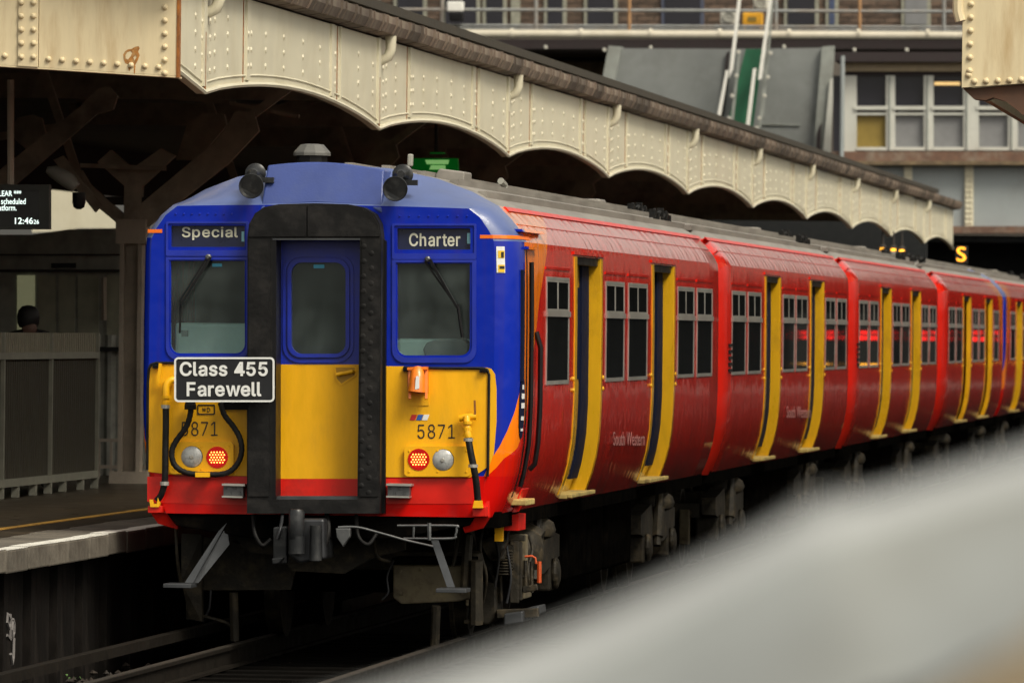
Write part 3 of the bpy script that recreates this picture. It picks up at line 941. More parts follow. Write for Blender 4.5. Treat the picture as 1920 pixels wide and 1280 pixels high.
def doorway(root, y0, y1):
    """Recessed double sliding doors with yellow jambs."""
    z0, z1 = 1.07, 2.96
    D = 0.115
    j = MB()
    sidebox(j, y1 - 0.02, y1 + 0.004, z0, z1, -D - 0.02, 0.004, 14)     # far jamb faces the front of the train
    d = j.build('doorway', 'door_yellow', root)
    nj = MB()
    sidebox(nj, y0 - 0.16, y0 + 0.015, z0, z1, -0.06, 0.007, 14)
    nj.build('jamb', 'door_yellow', d)
    fj = MB()
    sidebox(fj, y1 + 0.004, y1 + 0.13, z0, z1, -0.05, 0.007, 14)
    fj.build('jamb', 'door_yellow', d)
    ym = (y0 + y1) / 2
    for a, b in ((y0 + 0.02, ym - 0.05), (ym + 0.05, y1 - 0.10)):
        l = MB()
        sidebox(l, a, b, z0, z1 - 0.06, -D - 0.03, -D, 14)
        lf = l.build('door_leaf', 'door_yellow', d)
        g = MB()
        sidebox(g, a + 0.16, b - 0.16, 1.98, 2.72, -D, -D + 0.006, 6)
        g.build('pane', 'door_navy', lf)
    s = MB()
    sidebox(s, ym - 0.05, ym + 0.05, z0, z1 - 0.06, -D - 0.03, -D + 0.014, 14)
    s.build('door_seal', 'door_navy', d)
    s = MB()
    sidebox(s, y1 - 0.62, y1 - 0.022, z0 + 0.1, z1 - 0.06, -D - 0.03, -D + 0.022, 14)
    s.build('door_seal', 'door_navy', d)
    h = MB()
    sidebox(h, y0, y1 - 0.02, z1 - 0.06, z1, -D - 0.02, -0.02, 1)
    h.build('header', 'black_paint', d)
    t = MB()
    sidebox(t, y0 - 0.25, y1 + 0.25, z1 + 0.015, z1 + 0.04, -0.01, 0.015, 1)
    t.build('rain_strip', root['paint'], d)
    st = MB()
    st.box(1.14, 1.34, y0 + 0.1, y1 + 0.02, z0 - 0.035, z0)
    st.box(1.34, 1.38, y0 + 0.1, y1 + 0.02, z0 - 0.028, z0 + 0.004)
    st.build('step', 'step_yellow', d, bevel=0.006)
    for yy in (y0 - 0.24, y1 + 0.2):
        b = MB()
        for zz in (1.9, 1.99):
            b.lathe((px_of(zz), yy, zz), [(0.018, 0.0), (0.018, 0.012), (0.008, 0.016)], 'X', 8)
        split_build(b, 'door_button', 'label_yellow', d)
    return d


mat('step_yellow', (0.55, 0.42, 0.14), 0.7, var=0.3, dirt=(0.12, 0.09, 0.05), dscale=8, damt=0.7)


def bogie(root, yc, detail=True):
    """Two-axle bogie: side frame, wheels, axle boxes, air spring and dampers."""
    fr = MB()
    for s in (-1, 1):
        fr.prism([(s * 1.02, yc - 1.75, 0.55), (s * 1.02, yc - 1.75, 0.72), (s * 1.02, yc - 0.7, 0.80), (s * 1.02, yc - 0.45, 0.58), (s * 1.02, yc + 0.45, 0.58), (s * 1.02, yc + 0.7, 0.80), (s * 1.02, yc + 1.75, 0.72), (s * 1.02, yc + 1.75, 0.55), (s * 1.02, yc + 0.6, 0.44), (s * 1.02, yc - 0.6, 0.44)], (s * 0.14, 0, 0))
    fr.box(-1.0, 1.0, yc - 0.3, yc + 0.3, 0.45, 0.75)
    fr.box(-1.0, 1.0, yc - 1.75, yc - 1.65, 0.52, 0.66)
    b = fr.build('bogie', 'bogie', root)
    for dy in (-1.25, 1.25):
        for s in (-1, 1):
            w = MB()
            w.lathe((s * 0.715, yc + dy, 0.42), [(0.10, -0.05), (0.33, -0.03), (0.36, -0.065), (0.42, -0.065), (0.445, -0.06), (0.445, -0.03), (0.42, -0.025), (0.415, 0.07), (0.36, 0.07), (0.34, 0.02), (0.12, 0.05), (0.10, 0.08)] if s > 0 else [(0.10, 0.05), (0.445, 0.06), (0.42, 0.025), (0.415, -0.07), (0.12, -0.05)], 'X', 28)
            w.build('wheel', 'bogie', b, smooth=True)
        a = MB()
        a.lathe((0, yc + dy, 0.42), [(0.09, -0.95), (0.09, 0.95)], 'X', 12)
        a.build('axle', 'underframe', b, smooth=True)
        x = MB()
        x.box(0.93, 1.16, yc + dy - 0.17, yc + dy + 0.17, 0.28, 0.56)
        x.lathe((1.16, yc + dy, 0.42), [(0.13, 0.0), (0.13, 0.04), (0.06, 0.06)], 'X', 14)
        split_build(x, 'axle_box', 'bogie', b, bevel=0.02)
        for q in (-0.25, 0.25):
            c = MB()
            c.tube([(1.09, yc + dy + q, 0.56 + 0.016 * k) for k in range(10)], 0.06, 10, radii=[0.06 if k % 2 else 0.075 for k in range(10)])
            c.build('spring', 'bogie', b, smooth=True)
        k = MB()
        k.box(0.80, 0.90, yc + dy - 0.56, yc + dy - 0.44, 0.25, 0.6)
        k.build('brake_block', 'brake_dust', b, bevel=0.01)
    s = MB()
    s.lathe((1.04, yc, 0.78), [(0.18, -0.06), (0.25, -0.03), (0.27, 0.02), (0.25, 0.08), (0.19, 0.12), (0.18, 0.16)], 'Z', 16)
    s.build('air_spring', 'bogie', b, smooth=True)
    dm = MB()
    dm.tube([(1.20, yc - 0.55, 0.42), (1.20, yc - 0.35, 0.95)], 0.035, 8)
    dm.tube([(1.20, yc - 0.52, 0.50), (1.20, yc - 0.42, 0.76)], 0.055, 8)
    split_build(dm, 'damper', 'bogie', b, smooth=True)
    return b


def roof_kit(root, L, end_only=False):
    """Jumper conduit and cable loops on the roof beside the carriage end."""
    Y0 = root.location.y
    for k, (xa, ya) in enumerate(((0.95, L - 0.2), (0.75, L - 0.25))):
        mb = MB()
        z = 3.47 + 0.05 * k
        pts = []
        for q in range(9):
            t = q / 8
            pts.append((xa - 0.05 * t, Y0 + ya - 2.2 * (1 - t), z + 0.02 + 0.03 * math.sin(q * 2.1)))
        mb.tube(pts, 0.018, 6)
        for q in range(0, 9, 2):
            p = pts[q]
            mb.box(p[0] - 0.03, p[0] + 0.03, p[1] - 0.04, p[1] + 0.04, p[2] - 0.05, p[2] + 0.032)
        mb.build('roof_cable', 'black_rubber', root)
    mb = MB()
    mb.box(0.2, 0.52, Y0 + L - 3.1, Y0 + L - 2.5, 3.54, 3.60)
    mb.build('roof_box', 'roof_grey', root, bevel=0.02)


CARS = {}


def make_carriage(Y0, L, doors, wins, cab, label, bogies=(3.85, 14.6)):
    root = empty('train_carriage', (0, Y0, 0))
    tag(root, label, 'train carriage', 'carriages of the red train')
    paint = 'livery_cab' if cab else 'livery_red'
    root['paint'] = paint
    carriage_shell(root, L, doors, cab, paint)
    for a, b in wins:
        window(root, Y0 + a, Y0 + b, 1.955, 2.785)
    for a, b in doors:
        doorway(root, Y0 + a, Y0 + b)
    uf = MB()
    uf.box(-1.26, 1.26, Y0 + (0.12 if cab else 0.25), Y0 + L - 0.25, 0.90, 1.02)
    uf.box(-1.0, 1.0, Y0 + 6.2, Y0 + 12.2, 0.35, 0.9)
    uf.build('underframe', 'underframe', root)
    for k, (ya, yb) in enumerate(((6.3, 8.0), (8.3, 9.4), (9.8, 12.0))):
        m = MB()
        m.box(0.5, 1.15, Y0 + ya, Y0 + yb, 0.32, 0.88)
        m.build('equipment_case', 'underframe', root, bevel=0.03)
    for yb in bogies:
        bogie(root, Y0 + yb)
    roof_kit(root, L)
    return root


DOORS1 = [(4.28, 6.28), (11.12, 13.12)]
WINS1 = [(1.95, 3.68), (6.72, 8.35), (8.72, 10.5), (13.55, 15.3), (15.62, 17.35)]
car1 = make_carriage(0.0, 18.4, DOORS1, WINS1, True, 'front driving carriage with blue and yellow cab and gangway door')
DOORS2 = [(5.2, 7.1), (11.85, 13.8)]
WINS2 = [(0.75, 2.45), (2.78, 4.5), (7.55, 9.25), (9.5, 11.25), (14.15, 15.8), (16.1, 17.75)]
car2 = make_carriage(18.95, 18.5, DOORS2, WINS2, False, 'second red carriage from the front, right behind the blue and yellow cab carriage')
for (ya, yb) in ((0.36, 0.72),):       # louvre on the end panel
    for k in range(5):
        m = MB()
        sidebox(m, 18.95 + ya, 18.95 + yb, 1.985 + k * 0.062, 2.015 + k * 0.062, -0.002, 0.012, 1)
        m.build('louvre', 'black_paint', car2)
car3 = copy_tree(car2)
car3.location.y = 38.35
car3['label'] = 'third red carriage from the front, between two other red carriages'
car4 = copy_tree(car1, skip=())
car4.rotation_euler.z = PI
car4.location.y = 58.0 + 18.9
car4['label'] = 'fourth red carriage with its dark blue cab at the far end'
car5 = copy_tree(car1)
car5.location.y = 77.35
car5['label'] = 'farthest carriage, beyond the dark blue cab, only its near end in view'
# the fourth carriage is turned round, so its other side faces us: mirror its fittings
for c in (car4,):
    c.rotation_euler.z = 0
    c.scale.y = -1

# grey-white lettering low on the carriage sides
for c, px0, px1, py0, py1 in ((car1, 1150, 1209, 803, 839), (car2, 1475, 1520, 755, 787)):
    text('South Western', px0, py0 + 6, px1, py1 - 4, 0, 'side_print', c, plane='X', X=1.412, name='side_lettering', thick=0.002)

# ------------------------------------------------------------------ the cab front
C1 = car1
WIN_L, WIN_R = rrect(320, 489, 459, 662, 17, corners='cd'), rrect(745, 494, 881, 666, 17, corners='cd')
DST_L, DST_R = rrect(321, 423, 459, 463, 2, 2), rrect(745, 428, 882, 468, 2, 2)
DOORHOLE = rrect(478, 440, 702, 936, 4, 2)


def cab_outline():
    out = []
    k = 1 - 0.175 / 1.41
    for s in (1, -1):
        half = []
        for i in range(len(PROF)):
            x, z = ring_pt(i, 0.0, 18.4, True, 1.0 if s > 0 else 0.45)
            half.append((CX + s * (KX if s > 0 else KL) * x, z))
        out += half if s > 0 else half[-2::-1]
    return out


bm = bmesh.new()
co = cab_outline()
loops = [[Vector((x, 0, z)) for x, z in co]] + [[at(px, py, 0) for px, py in h] for h in (WIN_L, WIN_R, DST_L, DST_R, DOORHOLE)]
mbf = MB()
for lp in loops:
    vs = [bm.verts.new(p) for p in lp]
    for i in range(len(vs)):
        bm.edges.new((vs[i], vs[(i + 1) % len(vs)]))
bmesh.ops.triangle_fill(bm, use_beauty=True, use_dissolve=False, edges=bm.edges[:], normal=(0, -1, 0))
bm.verts.index_update()
mbf.add([v.co for v in bm.verts], [[v.index for v in f.verts] for f in bm.faces])
bm.free()
for lp in loops[1:5]:
    n = len(lp)
    mbf.add(lp + [p + Vector((0, 0.05, 0)) for p in lp], [(i, (i + 1) % n, (i + 1) % n + n, i + n) for i in range(n)])
front = mbf.build('cab_front', 'livery_cab', C1)

# raised beads round the windows and blinds
for o, h in ((rrect(311, 415, 466, 480, 3, 2), rrect(315, 419, 462, 469, 2, 2)), (rrect(735, 419, 893, 486, 3, 2), rrect(739, 423, 889, 475, 2, 2)),
             (rrect(311, 482, 466, 675, 24, corners='cd'), rrect(317, 487, 462, 666, 20, corners='cd')), (rrect(735, 487, 893, 680, 24, corners='cd'), rrect(742, 492, 885, 670, 20, corners='cd'))):
    plate(o, [h], -0.012, 0.002).build('window_bead', 'blue', C1)
for w in (WIN_L, WIN_R):
    m = plate(w, [], 0.035, 0.043)
    g = m.build('windscreen', 'glass', C1)
for i, (x0, x1, y) in enumerate(((340, 450, 670), (755, 880, 676))):
    pass
m = plate([(398, 494), (416, 494), (416, 500), (398, 500)], [], 0.030, 0.033).build('window_label', 'cyan_film', C1)
# cab interior: rear bulkhead, desk, seat backs
m = MB()
m.box(-1.25, 1.25, 1.55, 1.6, 1.1, 3.1)
m.box(-1.25, 1.25, 0.1, 1.6, 1.1, 1.15)
m.build('cab_bulkhead', 'cab_desk', C1)
m = MB()
m.box(-1.24, -0.58, 0.45, 0.9, 1.25, 2.40)
m.box(0.44, 1.14, 0.45, 0.9, 1.25, 2.30)
split_build(m, 'cab_desk', 'cab_pale', C1, bevel=0.03)
m = MB()
m.prism([at(797, 668, 0.2), at(793, 655, 0.2), at(800, 642, 0.2), at(815, 637, 0.2), at(868, 635, 0.2), at(878, 645, 0.2), at(878, 668, 0.2)], (0, 0.25, 0))
m.build('instrument_binnacle', 'cab_desk', C1, bevel=0.01)
m = MB()
m.prism([at(340, 619, 0.1), at(352, 619, 0.1), at(352, 631, 0.1), at(340, 631, 0.1)], (0, 0.03, 0))
split_build(m, 'cab_instrument', 'cab_desk', C1)
# destination blinds
for w, t, bx_, lb, cy in ((DST_L, 'Special', (341, 425, 446, 450), (453, 434, 458, 453), 0), (DST_R, 'Charter', (767, 437, 863, 462), (876, 437, 882, 457), 0)):
    b = plate(w, [], 0.04, 0.05).build('destination_blind', 'blind_navy', C1)
    text(t, *bx_, 0.037, 'blind_text', b, bold=0.014, grot=True, track=35)
    plate([(lb[0], lb[1]), (lb[2], lb[1]), (lb[2], lb[3]), (lb[0], lb[3])], [], 0.034, 0.038).build('blind_label', 'cyan_label', b)

# forehead box between the horns
fb = MB()
top = [(497 + (716 - 497) * k / 12, 313 - 20 * math.sin(PI * (0.16 + 0.68 * k / 12)) + 9 * k / 12) for k in range(13)]
top = [(x, y + 6) for x, y in top]
poly = [at(x, y, -0.02) for x, y in top] + [at(716, 400, -0.02), at(690, 386, -0.02), at(590, 380, -0.02), at(500, 386, -0.02), at(488, 396, -0.02)]
nt_ = len(top)
back = [p + Vector((0, 0.75, 0)) for p in poly]
zlo_ = min(p.z for p in poly)
front_ = [p + Vector((0, 0.42 * (p.z - zlo_), 0)) for p in poly]
n_ = len(poly)
fb.add(front_ + back, [tuple(range(n_)), tuple(range(2 * n_ - 1, n_ - 1, -1))] + [(i, (i + 1) % n_, (i + 1) % n_ + n_, i + n_) for i in range(n_)])
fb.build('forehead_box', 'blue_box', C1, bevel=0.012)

# gangway: black rubber faced frame, recessed door
OUT = [(463, 962), (464, 445), (467, 420), (478, 400), (496, 388), (522, 383), (590, 381), (652, 383), (682, 389), (702, 401), (712, 420), (715, 446), (712, 962)]
INN = [(510, 936), (511, 447), (675, 447), (670, 936)]
gw = plate(OUT, [INN], -0.20, 0.03).build('gangway_frame', 'black_rubber', C1)
# wear panels on the gangway face, rubber block columns
for poly in ([(466, 444), (470, 418), (480, 403), (497, 391), (524, 386), (574, 385), (574, 443)], [(577, 443), (577, 385), (651, 386), (680, 392), (699, 404), (709, 421), (712, 443)],
             [(466, 448), (506, 448), (505, 930), (465, 930)], [(679, 448), (713, 448), (709, 930), (674, 930)]):
    plate(poly, [], -0.212, -0.19).build('wear_panel', 'black_rubber', gw)
m = MB()
for k in range(17):
    for c, x in enumerate((688, 702)):
        p = at(x - 0.012 * (455 + k * 28), 462 + k * 28 + c * 13, -0.212)
        m.lathe(p, [(0.022, 0.0), (0.015, -0.003), (0.006, -0.004)], 'Y', 8)
rb = m.build('rubber_studs', 'black_rubber', gw, smooth=True)
rb['kind'] = 'stuff'
plate([(715, 446), (724, 452), (722, 962), (712, 962)], [], -0.06, 0.03).build('gangway_seal', 'black_paint', gw)
m = MB()
m.prism([at(511, 447, -0.205), at(675, 447, -0.205), at(675, 450, -0.205), at(511, 450, -0.205)], (0, 0.02, 0))
m.build('edge_trim', 'step_steel', gw)
m = MB()
m.prism([at(511, 450, -0.2), at(518, 450, -0.2), at(517, 936, -0.2), at(510, 936, -0.2)], (0, 0.3, 0))
m.build('side_lining', 'black_paint', gw)
# gangway door
DW = rrect(546, 492, 648, 663, 20)
DY = 0.07
dr = plate([(505, 445), (680, 445), (680, 683), (505, 683)], [rrect(541, 487, 653, 668, 22)], DY, DY + 0.04).build('gangway_door', 'blue', C1)
plate([(505, 683), (680, 683), (680, 897), (505, 897)], [], DY, DY + 0.04).build('door_panel', 'yellow', dr)
plate([(505, 897), (680, 897), (680, 933), (505, 933)], [], DY, DY + 0.04).build('door_panel', 'red', dr)
plate(rrect(530, 476, 663, 680, 32), [rrect(536, 482, 657, 674, 28)], DY - 0.012, DY).build('window_bead', 'blue', dr)
plate(rrect(539, 485, 655, 670, 25), [DW], DY - 0.025, DY + 0.02).build('window_frame', 'blue', dr)
plate(DW, [], DY + 0.012, DY + 0.02).build('pane', 'glass', dr)
plate([(588, 496), (608, 496), (608, 503), (588, 503)], [], DY + 0.006, DY + 0.010).build('window_label', 'cyan_film', dr)
plate([(627, 688), (668, 685), (668, 700), (641, 722), (632, 712)], [], DY - 0.004, DY).build('handle_recess', 'handle_shade', dr) if 'handle_shade' in MATS else None
m = MB()
m.tube([at(631, 702, DY - 0.03), at(661, 696, DY - 0.035), at(664, 697, DY)], 0.014, 8)
m.build('door_handle', 'yellow', dr, smooth=True)
plate([(625, 686), (669, 686), (669, 704), (639, 724), (629, 712)], [[(629, 689), (665, 689), (665, 703), (640, 719), (632, 710)]], DY - 0.006, DY).build('handle_surround', 'yellow', dr)
m = MB()
m.prism([at(508, 930, -0.15), at(672, 930, -0.15), at(672, 938, -0.15), at(508, 938, -0.15)], (0, 0.25, 0))
m.build('threshold', 'step_steel', dr)

# yellow access panels either side, with black gaskets
PL = [(282, 682), (322, 682), (463, 684), (463, 892), (330, 890), (278, 884), (277, 700)]
PR = [(723, 686), (912, 689), (921, 691), (928, 701), (931, 730), (931, 790), (926, 850), (918, 872), (900, 885), (880, 895), (723, 894)]
pl = plate(PL, [], -0.008, 0.003).build('yellow_panel', 'yellow', C1)
pr = plate(PR, [], -0.008, 0.003).build('yellow_panel', 'yellow', C1)


def line_px(path, w, Y, m, parent, name, r=None):
    mb = MB()
    mb.tube([at(x, y, Y) for x, y in path], w, 6)
    return mb.build(name, m, parent, smooth=True)


line_px([(757, 689), (840, 690), (905, 690), (914, 693), (917, 702), (915, 880), (914, 893)], 0.011, -0.014, 'black_rubber', pr, 'gasket')
line_px([(327, 680), (292, 680), (283, 683), (279, 692), (277, 720), (276, 880)], 0.011, -0.014, 'black_rubber', pl, 'gasket')
for (x, y, p) in ((906, 694, pr), (763, 692, pr), (293, 686, pl)):
    m = MB()
    c = at(x, y, -0.02)
    m.box(c.x - 0.026, c.x + 0.026, c.y - 0.02, 0.0, c.z - 0.016, c.z + 0.016)
    m.lathe(c + Vector((0.0, -0.02, 0)), [(0.012, 0), (0.008, -0.012)], 'Y', 8)
    m.build('latch', 'black_paint', p)
# orange jumper lamp
m = MB()
pts = [(771, 688), (797, 688), (803, 692), (803, 745), (799, 750), (797, 733), (790, 737), (776, 736), (770, 732), (768, 748), (764, 744), (765, 692)]
oj = plate([(764, 688), (803, 687), (803, 736), (764, 734)], [], -0.03, 0.0).build('jumper_socket', 'orange_fixture', C1)
m = MB()
cc = at(784, 715, -0.05)
m.tube([at(783, 692, -0.07), at(783, 704, -0.10), at(782, 722, -0.115), at(781, 734, -0.115)], 0.05, 12, radii=[0.045, 0.056, 0.058, 0.066])
m.build('socket_cover', 'orange_fixture', oj, smooth=True)
m = MB()
m.bar(at(768, 690, -0.05), at(768, 748, -0.09), 0.02, 0.05)
m.bar(at(799, 690, -0.05), at(799, 748, -0.09), 0.02, 0.05)
m.bar(at(764, 691, -0.09), at(802, 690, -0.09), 0.03, 0.02)
split_build(m, 'socket_bracket', 'orange_fixture', oj)
m = MB()
m.prism([at(780, 705, -0.175), at(786, 705, -0.175), at(786, 728, -0.18), at(778, 730, -0.18)], (0, 0.01, 0))
m.build('reflective_label', 'sign_white', oj)
plate([(763, 734), (804, 734), (804, 760), (763, 760)], [], -0.014, -0.008).build('backing_plate', 'yellow', oj)
# logo, fleet numbers, WD plate
for x, c in ((768, 'logo_red'), (780, 'logo_blue'), (791, 'sign_white')):
    plate([(x + 4, 777), (x + 14, 777), (x + 10, 787.5), (x, 787.5)], [], -0.012, -0.007).build('logo_stripe', c, pr)
text('5871', 783, 795, 853, 822, -0.010, 'print_black', pr, name='fleet_number', bold=-0.003, grot=True, track=20)
text('5871', 340, 790, 408, 817, -0.010, 'print_black', pl, name='fleet_number', bold=-0.003, grot=True, track=20)
wd = plate(rrect(370, 758, 403, 777, 2, 2), [rrect(372, 760, 401, 775, 2, 2)], -0.013, -0.008).build('code_plate', 'print_black', pl)
text('W', 379, 763.5, 386.5, 772, -0.011, 'print_black', wd, bold=0.0)
text('D', 388.5, 763.5, 394, 772, -0.011, 'print_black', wd, bold=0.0)
# lamp clusters
for (box, lw, lr, nm) in (((758, 836, 883, 893), (831, 862), (785, 861), pr), ((317, 828, 438, 888), (360, 856), (407, 857), pl)):
    lc = plate(rrect(*box, 8), [circ(*lw, 20.5), circ(*lr, 20.5)], -0.045, 0.0).build('lamp_plate', 'yellow', C1)
    plate(circ(*lr, 20.5), [circ(*lr, 15.5)], -0.05, -0.02).build('lamp_bezel', 'red_lens', lc)
    g = plate(circ(*lr, 16.5), [], -0.03, -0.02).build('tail_lamp', 'red_lens', lc)
    m = MB()
    for i in range(-3, 4):
        for j in range(-3, 4):
            x, y = lr[0] + i * 5.4 + (2.7 if j % 2 else 0), lr[1] + j * 4.8
            if (x - lr[0]) ** 2 + (y - lr[1]) ** 2 < 14.5 ** 2:
                m.lathe(at(x, y, -0.031), [(0.0058, 0.0), (0.0052, -0.004), (0.002, -0.006)], 'Y', 6)
    led = m.build('leds', 'led', g)
    led['kind'] = 'stuff'
    c = at(lw[0], lw[1], -0.03)
    m = MB()
    m.lathe(c, [(0.081, 0.0), (0.078, -0.016), (0.062, -0.027), (0.035, -0.035), (0.012, -0.038)], 'Y', 24)
    hl = m.build('headlamp', 'lamp_glass', lc, smooth=True)
    m = MB()
    m.lathe(c + Vector((0, -0.037, 0)), [(0.016, 0.0), (0.012, -0.008)], 'Y', 10)
    m.build('lamp_boss', 'alu', hl, smooth=True)
    m = MB()
    for x in (box[0] + 9, box[2] - 9, (box[0] + box[2]) / 2):
        for y in (box[1] + 9, box[3] - 9):
            m.lathe(at(x, y, -0.046), [(0.009, 0.0), (0.006, -0.004)], 'Y', 6)
    m.build('screws', 'yellow', lc)['kind'] = 'stuff'


# air cocks and hoses
def hose(name, path, r, m, parent, Y=None, seg=10, ribs=False):
    mb = MB()
    P = [at(x, y, yy) for x, y, yy in path]
    Q = []
    n = 6
    for i in range(len(P) - 1):
        a, b, c, d = P[max(i - 1, 0)], P[i], P[i + 1], P[min(i + 2, len(P) - 1)]
        for k in range(n):
            t = k / n
            Q.append(0.5 * ((2 * b) + (c - a) * t + (2 * a - 5 * b + 4 * c - d) * t * t + (3 * b - a - 3 * c + d) * t ** 3))
    Q.append(P[-1])
    mb.tube(Q, r, seg, radii=[r * (1.12 if ribs and i % 2 else 1.0) for i in range(len(Q))])
    return mb.build(name, m, parent, smooth=True)


cock = hose('air_cock', [(862, 784, -0.06), (878, 781, -0.07), (893, 781, -0.07)], 0.026, 'yellow', C1)
hose('cock_outlet', [(875, 781, -0.08), (876, 795, -0.10), (877, 812, -0.12), (878, 820, -0.12)], 0.027, 'yellow', cock)
m = MB()
for y in (792, 804, 815):
    m.lathe(at(876.5, y, -0.11), [(0.034, -0.011), (0.034, 0.011)], 'Z', 12)
split_build(m, 'union_nut', 'yellow', cock)
m = MB()
m.bar(at(891, 784, -0.08), at(890, 750, -0.08), 0.014, 0.022)
split_build(m, 'cock_handle', 'rust', cock)
hose('air_hose', [(878, 820, -0.12), (882, 845, -0.15), (888, 875, -0.16), (893, 905, -0.14), (896, 940, -0.12)], 0.026, 'black_rubber', C1, ribs=False)
m = MB()
for x, y, yy in ((878, 824, -0.125), (887, 873, -0.16)):
    m.lathe(at(x, y, yy), [(0.036, -0.012), (0.036, 0.012)], 'Z', 12)
split_build(m, 'hose_clip', 'alu', C1)
m = MB()
m.prism([at(889, 938, -0.15), at(903, 938, -0.15), at(905, 952, -0.15), at(886, 952, -0.15)], (0, 0.05, 0))
m.prism([at(280, 936, -0.12), at(286, 936, -0.12), at(288, 944, -0.12), at(294, 944, -0.12), at(296, 932, -0.12), at(300, 944, -0.12), at(298, 950, -0.12), at(282, 950, -0.12)], (0, 0.04, 0))
split_build(m, 'hose_clamp', 'yellow', C1)
cock2 = hose('air_cock', [(332, 715, -0.05), (322, 712, -0.07), (312, 722, -0.09), (311, 742, -0.1), (311, 758, -0.1)], 0.027, 'yellow', C1)
m = MB()
for y in (744, 756):
    m.lathe(at(311, y, -0.10), [(0.035, -0.011), (0.035, 0.011)], 'Z', 12)
split_build(m, 'union_nut', 'yellow', cock2)
m = MB()
m.bar(at(297, 718, -0.07), at(301, 681, -0.07), 0.028, 0.022)
m.bar(at(299, 713, -0.06), at(314, 714, -0.06), 0.03, 0.03)
split_build(m, 'cock_handle', 'yellow', cock2)
hose('air_hose', [(311, 758, -0.1), (311, 800, -0.11), (310, 850, -0.12), (309, 900, -0.12), (303, 925, -0.1), (294, 938, -0.09)], 0.025, 'black_rubber', C1)
m = MB()
m.lathe(at(308.5, 906, -0.12), [(0.034, -0.014), (0.034, 0.014)], 'Z', 12)
m.lathe(at(310.5, 762, -0.1), [(0.034, -0.014), (0.034, 0.014)], 'Z', 12)
split_build(m, 'hose_clip', 'alu', C1)
jl = hose('jumper_cable', [(358, 752, -0.08), (357, 775, -0.1), (349, 800, -0.11), (328, 830, -0.12), (322, 850, -0.12), (328, 872, -0.12), (350, 886, -0.12), (385, 889, -0.12), (422, 887, -0.12), (443, 872, -0.12), (453, 848, -0.12), (450, 822, -0.12), (438, 800, -0.11), (421, 778, -0.1), (413, 755, -0.08)], 0.020, 'black_rubber', C1, ribs=True)
m = MB()
m.lathe(at(357, 760, -0.09), [(0.045, -0.03), (0.045, 0.0), (0.03, 0.05)], 'Z', 12)
m.build('cable_plug', 'black_paint', jl)
m = MB()
m.prism([at(366, 885, -0.16), at(393, 885, -0.16), at(393, 894, -0.16), at(366, 894, -0.16)], (0, 0.12, 0))
m.build('cable_cradle', 'yellow', jl)
m = MB()
m.prism([at(414, 752, -0.02), at(464, 752, -0.02), at(464, 768, -0.02), at(420, 768, -0.02)], (0, 0.02, 0))
m.build('cable_socket', 'black_paint', jl)
# red brackets, buffing latches, corner steps
for box in ((277, 948, 303, 961), (886, 949, 912, 968)):
    m = MB()
    x0, y0, x1, y1 = box
    m.prism([at(x0, y0, -0.10), at(x1, y0, -0.10), at(x1, y1, -0.10), at(x0, y1, -0.10)], (0, 0.2, 0))
    m.build('hose_bracket', 'red', C1, bevel=0.004)
for x0, x1, s in ((414, 461, -1), (722, 773, 1)):
    m = MB()
    m.prism([at(x0 + 2, 906, -0.17), at(x1 - 2, 907, -0.17), at(x1 - 2, 911, -0.17), at(x0 + 2, 910, -0.17)], (0, 0.17, 0))
    m.prism([at(x0 + 2, 929, -0.17), at(x1 - 6, 930, -0.17), at(x1 - 6, 933, -0.17), at(x0 + 2, 932, -0.17)], (0, 0.17, 0))
    la = split_build(m, 'gangway_latch', 'alu', C1)
    m = MB()
    m.prism([at(x0 + 5, 911, -0.12), at(x1 - 5, 911, -0.12), at(x1 - 5, 929, -0.12), at(x0 + 5, 929, -0.12)], (0, 0.1, 0))
    for k in range(4):
        m.lathe(at(x0 + 9 + k * 9, 915 + 9 * (k % 2), -0.121), [(0.010, 0.0), (0.007, -0.01)], 'Y', 8)
    m.build('latch_plate', 'steel', la)
# lower skirt of the cab (red) and cab underside
m = MB()
m.prism([at(276, 893, -0.004), at(464, 893, -0.004), at(464, 946, -0.004), at(305, 942, -0.004), at(276, 940, -0.004)], (0, 0.02, 0))
m.prism([at(712, 897, -0.004), at(900, 897, -0.004), at(885, 944, -0.004), at(712, 944, -0.004)], (0, 0.02, 0))
split_build(m, 'cab_skirt', 'red', C1)
m = MB()
for s in (-1, 1):
    m.prism([(CX + s * 1.27, 0.02, 1.10), (CX + s * 1.27, 0.02, 0.98), (CX + s * 1.22, 0.06, 0.90), (CX + s * 1.08, 0.1, 0.86), (CX + s * 1.04, 0.02, 1.0), (CX + s * 1.06, -0.002, 1.10)], (0, 0.16, 0))
split_build(m, 'skirt_corner', 'red', C1)
m = MB()
sidebox(m, 1.05, 1.55, 0.98, 1.17, -0.05, 0.006, 3)
m.box(1.16, 1.31, 1.05, 1.55, 0.86, 0.98)
split_build(m, 'step_guard', 'red', C1)
m = MB()
m.box(1.26, 1.40, 0.75, 1.35, 1.055, 1.10)
m.build('cab_step', 'step_yellow', C1, bevel=0.008)
m = MB()
m.box(1.14, 1.20, 0.95, 1.03, 0.78, 0.92)
m.build('jacking_peg', 'yellow', C1)
